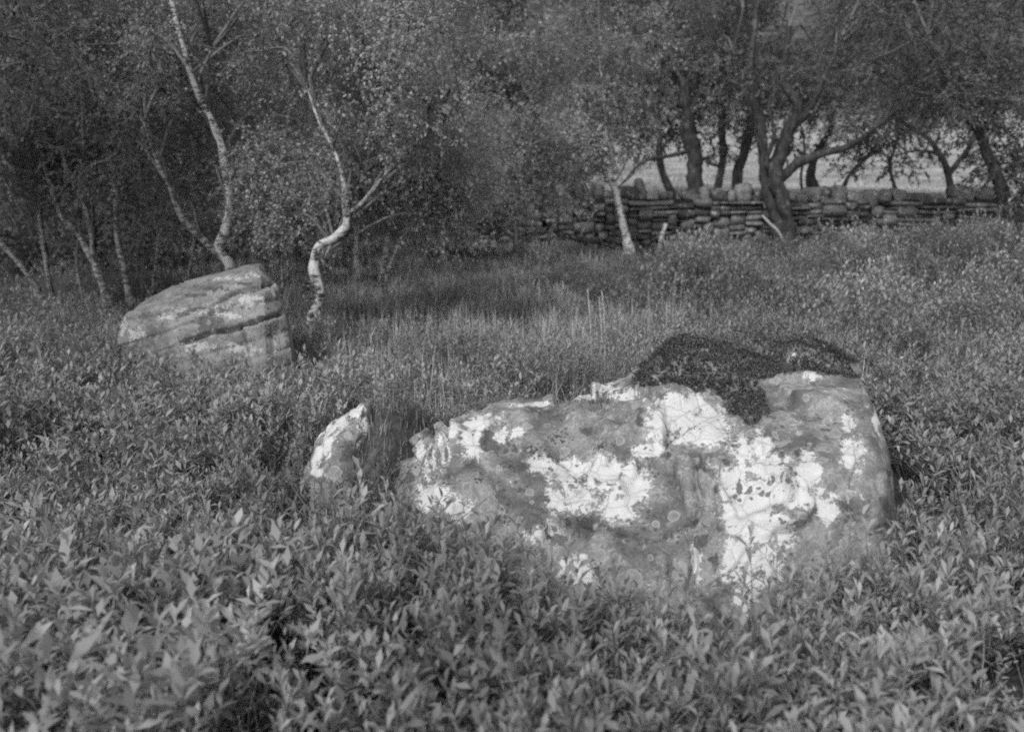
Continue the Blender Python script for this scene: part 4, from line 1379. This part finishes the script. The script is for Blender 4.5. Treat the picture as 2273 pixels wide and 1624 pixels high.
# turf hump and moss behind and left of the boulder
lg = Geo()
x, y = scatter(-1.4, 2.4, 2.8, 5.0, .0135)
m = np.ones(len(x), bool)
e = ((x > -1.15) & (x < 1.6) & (y > 2.85)) & (rng.random(len(x)) < .8 + .5 * n2(x, y, 2.5, 8))
m &= e
x, y = x[m], y[m]
h = np.clip(.05 + .04 * n2(x, y, 3, 81) + .018 * rng.normal(size=len(x)), .015, .13)
blades(lg, np.stack([x, y, gz(x, y) - .005], 1), h, .0019, .9)
print('turf', len(x))
obj('mossy_turf', lg.mesh('mossy_turf', M['moss']), kind='stuff', label='short mossy turf on the hump behind the big boulder', category='turf')
# field beyond the wall
lg = Geo()
n = 14000
y = 17.3 + rng.random(n) ** 1.5 * 34
x = rng.uniform(-.05, .62, n) * y
blades(lg, np.stack([x, y, gz(x, y)], 1), rng.uniform(.03, .10, n), .005 + .0005 * y, 1.4)
obj('field_grass', lg.mesh('field_grass', M['grass']), kind='stuff', label='pale sunlit grass of the field beyond the wall', category='grass')

# --- heath mat on top of the boulder
HP = [(1395, 873), (1430, 790), (1470, 740), (1540, 715), (1620, 715), (1760, 740), (1890, 780), (1905, 842), (1850, 832), (1785, 822), (1760, 838), (1700, 842), (1675, 850), (1690, 885), (1705, 925), (1670, 948), (1640, 940), (1618, 905), (1590, 872), (1545, 866), (1500, 846), (1440, 866)]
px, py = proj(PB)
jx, jy = px + fbm(PB * 16, 5, 3) * 22, py + fbm(PB * 16, 6, 3) * 18
m = inpoly(jx, jy, HP) | ((PB[:, 1] > 3.55) & (PB[:, 2] > .45) & (px > 1420) & (px < 1890) & (NB[:, 2] > .2))
m |= (PB[:, 2] > .48) & (NB[:, 2] > .3) & (px > 1430) & (px < 1880) & (PB[:, 1] > 3.4)
m &= NB[:, 2] > -.1
idx = np.where(m)[0]
lg, sg = Geo(), Geo()
k = 6600
wt = np.linalg.norm(np.cross(np.gradient(G_b, axis=0), np.gradient(G_b, axis=1)), axis=2).ravel()[idx]
pick = rng.choice(idx, min(k, len(idx)), replace=False, p=wt / wt.sum())
B = PB[pick] - NB[pick] * .006
hump = .5 + .5 * fbm(B * 7, 91, 2)
H = .012 + .030 * np.clip(hump, 0, 1) ** 1.5 * rng.uniform(.6, 1.2, len(B))
shoots(lg, sg, B, H, rng.normal(size=(len(B), 2)) * .45 + NB[pick][:, :2] * .5, .0125, .5, 11, 'small', .15, sr=.0012)
o = obj('heath_mat', lg.mesh('heath_mat', M['heath']), label='dark small-leaved heath mat spreading over the top of the big boulder', category='heath')
obj('stems', sg.mesh('stems', M['stem']), o, kind='stuff')

# --- heath on the bank between the small rock and the boulder
lg, sg = Geo(), Geo()
n = 3600
x, y = rng.uniform(-.95, .25, n), rng.uniform(3.0, 4.4, n)
m = (n2(x, y, 3.0, 95) > -.15) & (x + (y - 3.4) * -.3 < .1) & (gz(x, y) > .12)
x, y = x[m], y[m]
B = np.stack([x, y, gz(x, y) - .005], 1)
shoots(lg, sg, B, rng.uniform(.04, .11, len(x)), rng.normal(size=(len(x), 2)) * .5, .015, .45, 12, 'small', .2, sr=.0012)
o = obj('heath_patch', lg.mesh('heath_patch', M['moss']), label='mossy heath bank joining the small pointed rock to the big boulder', category='heath')
obj('stems', sg.mesh('stems', M['stem']), o, kind='stuff')

# --- fan-shaped leafy shrub behind the boulder
lg, sg = Geo(), Geo()
c = at(1310, 880, 5.1)
c[2] = gz1(c[0], c[1])
n = 110
a = np.clip(rng.normal(size=n), -2, 2)
B = c + np.stack([a * .10, rng.normal(size=n) * .07, np.zeros(n)], 1)
H = rng.uniform(.40, .64, n)
shoots(lg, sg, B, H, np.stack([a * .30, rng.normal(size=n) * .15], 1), .036, .2, 12, 'big', .45, sr=.0026)
t = empty('willow_shrub', c, label='fan-shaped shrub of upright leafy stems just behind the big boulder', category='shrub')
obj('stems', sg.mesh('stems', M['stem'], c), t, kind='stuff')
obj('foliage', lg.mesh('foliage', M['grass'], c), t, kind='stuff')

# --- leafy sprigs that stand up against the boulder's face
spr = [(1000, 1165, 2.45), (1062, 1178, 2.35), (1130, 1225, 2.3), (1205, 1190, 2.32), (1290, 1235, 2.25), (1420, 1270, 2.2), (1560, 1285, 2.15), (1688, 1180, 2.18), (1735, 1205, 2.15), (1815, 1165, 2.2), (1900, 1150, 2.3)]
NTH = ['first', 'second', 'third', 'fourth', 'fifth', 'sixth', 'seventh', 'eighth', 'ninth', 'tenth', 'last']
for k_, (sx_, sy_, sY) in enumerate(spr):
    tip = at(sx_, sy_, sY)
    g0 = gz1(tip[0], tip[1])
    n = 3
    B = np.stack([tip[0] + rng.normal(size=n) * .02, tip[1] + rng.normal(size=n) * .02, np.full(n, g0 - .02)], 1)
    H = np.array([1., .88, .8]) * (tip[2] - g0)
    lg, sg = Geo(), Geo()
    shoots(lg, sg, B, H, rng.normal(size=(n, 2)) * np.array([.16, .05]), .058, .27, 17, 'big', .5, .26, sr=.0026)
    o0 = np.array([tip[0], tip[1], g0])
    t = empty('bog_myrtle_sprig', o0, label='%s from left of the upright leafy sprigs standing before the big boulder face' % NTH[k_], category='sprig', group='sprigs before the boulder face')
    obj('stems', sg.mesh('stems', M['stem'], o0), t, kind='stuff')
    obj('foliage', lg.mesh('foliage', M['myrtle'], o0), t, kind='stuff')

# --- three seed stalks
for lab, pts in [('leftmost of the three tall pale seed stalks above the clearing', [(1312, 760, 5.9), (1309, 700, 5.9), (1304, 645, 5.9)]),
                 ('short middle one of the three tall pale seed stalks above the clearing', [(1336, 765, 5.95), (1334, 710, 5.95), (1330, 662, 5.95)]),
                 ('rightmost and tallest of the three tall pale seed stalks above the clearing', [(1343, 765, 5.85), (1341, 700, 5.85), (1336, 648, 5.85)])]:
    P = np.array([at(*q) for q in pts])
    P = np.concatenate([[[P[0][0], P[0][1], gz1(P[0][0], P[0][1]) - .02]], P])
    gs, gl = Geo(), Geo()
    C = catmull(P, 24)
    tube(gs, C, np.linspace(.0042, .0028, 24), 5)
    n = 70
    q = C[12:][rng.integers(0, 12, n)]
    leaves(gl, q, rng.normal(size=(n, 3)) * .5 + np.array([0, 0, 1]), up_n(n), .016, .007)
    t = empty('seed_stalk', P[0], label=lab, category='stalk')
    obj('stalk', gs.mesh('stalk', M['straw'], P[0]), t)
    obj('seed_head', gl.mesh('seed_head', M['pale_grass'], P[0]), t, kind='stuff')


# ------------------------------------------------------------------ labels that single out each of the look-alikes
ORD = ['nearest', 'second nearest', 'third nearest', 'fourth nearest', 'fifth nearest', 'sixth nearest', 'seventh nearest', 'eighth nearest', 'ninth nearest', 'tenth nearest', 'eleventh nearest', 'twelfth nearest']
ORL = ['leftmost', 'second from left', 'third from left', 'fourth from left', 'fifth from left', 'sixth from left', 'seventh from left', 'eighth from left', 'ninth from left', 'tenth from left']


def pxof(o):
    a_, b_ = proj(np.array([[o.location.x, o.location.y, o.location.z + .2]]))
    return a_[0]


def rank(obs, marks, text):
    cols = {}
    for o in obs:
        p_ = pxof(o)
        cols.setdefault(next((m_ for lim_, m_ in marks if p_ < lim_), marks[-1][1]), []).append(o)
    for m_, l_ in cols.items():
        for k_, o in enumerate(sorted(l_, key=lambda o: o.location.y)):
            o['label'] = text % (ORD[min(k_, len(ORD) - 1)], m_)


tops = [o for o in COL.objects if o.parent is None and 'label' in o]
rank([o for o in tops if o.name.startswith('bush') and o.get('group') in ('bushes along the wall bank', 'bushes right of the clearing')],
     [(1330, 'in line with the fallen branch'), (1440, 'in line with the lone white birch'), (1530, 'in line with the broken pole'), (1620, 'in line with the thick dark trunk'), (1700, 'in line with the pair of dark trunks'),
      (1790, 'in line with the big multi-stemmed tree'), (1900, 'in line with its long right limb'), (2010, 'just past its long right limb'), (2120, 'in line with the gap in the branches'), (2200, 'short of the right-edge tree'), (9999, 'in line with the right-edge tree')],
     'rounded bush, %s of those %s')
rank([o for o in tops if o.name.startswith('bog_myrtle_shrub')],
     [(250, 'near the left edge'), (500, 'below the sandstone block'), (740, 'below the crooked birch'), (900, 'below the small pointed rock'), (1100, 'below the boulder left end'), (1300, 'left of the boulder middle'), (1500, 'below the boulder middle'),
      (1700, 'below the white right face'), (1900, 'below the boulder right part'), (2060, 'below the boulder right end'), (9999, 'near the right edge')],
     'bog myrtle shrub, %s to the camera of those %s')
for key in ('wood', 'belt behind', 'belt beyond'):
    l_ = sorted([o for o in tops if o.name.startswith('slope_tree') and key in o['label']], key=pxof)
    for k_, o in enumerate(l_):
        o['label'] = o['label'] + ', ' + ORL[k_]
bpy.context.view_layer.update()
print('tris', sum(sum(len(p.vertices) - 2 for p in m_.polygons) if len(m_.polygons) < 2000 else len(m_.loops) - 2 * len(m_.polygons) for m_ in bpy.data.meshes))
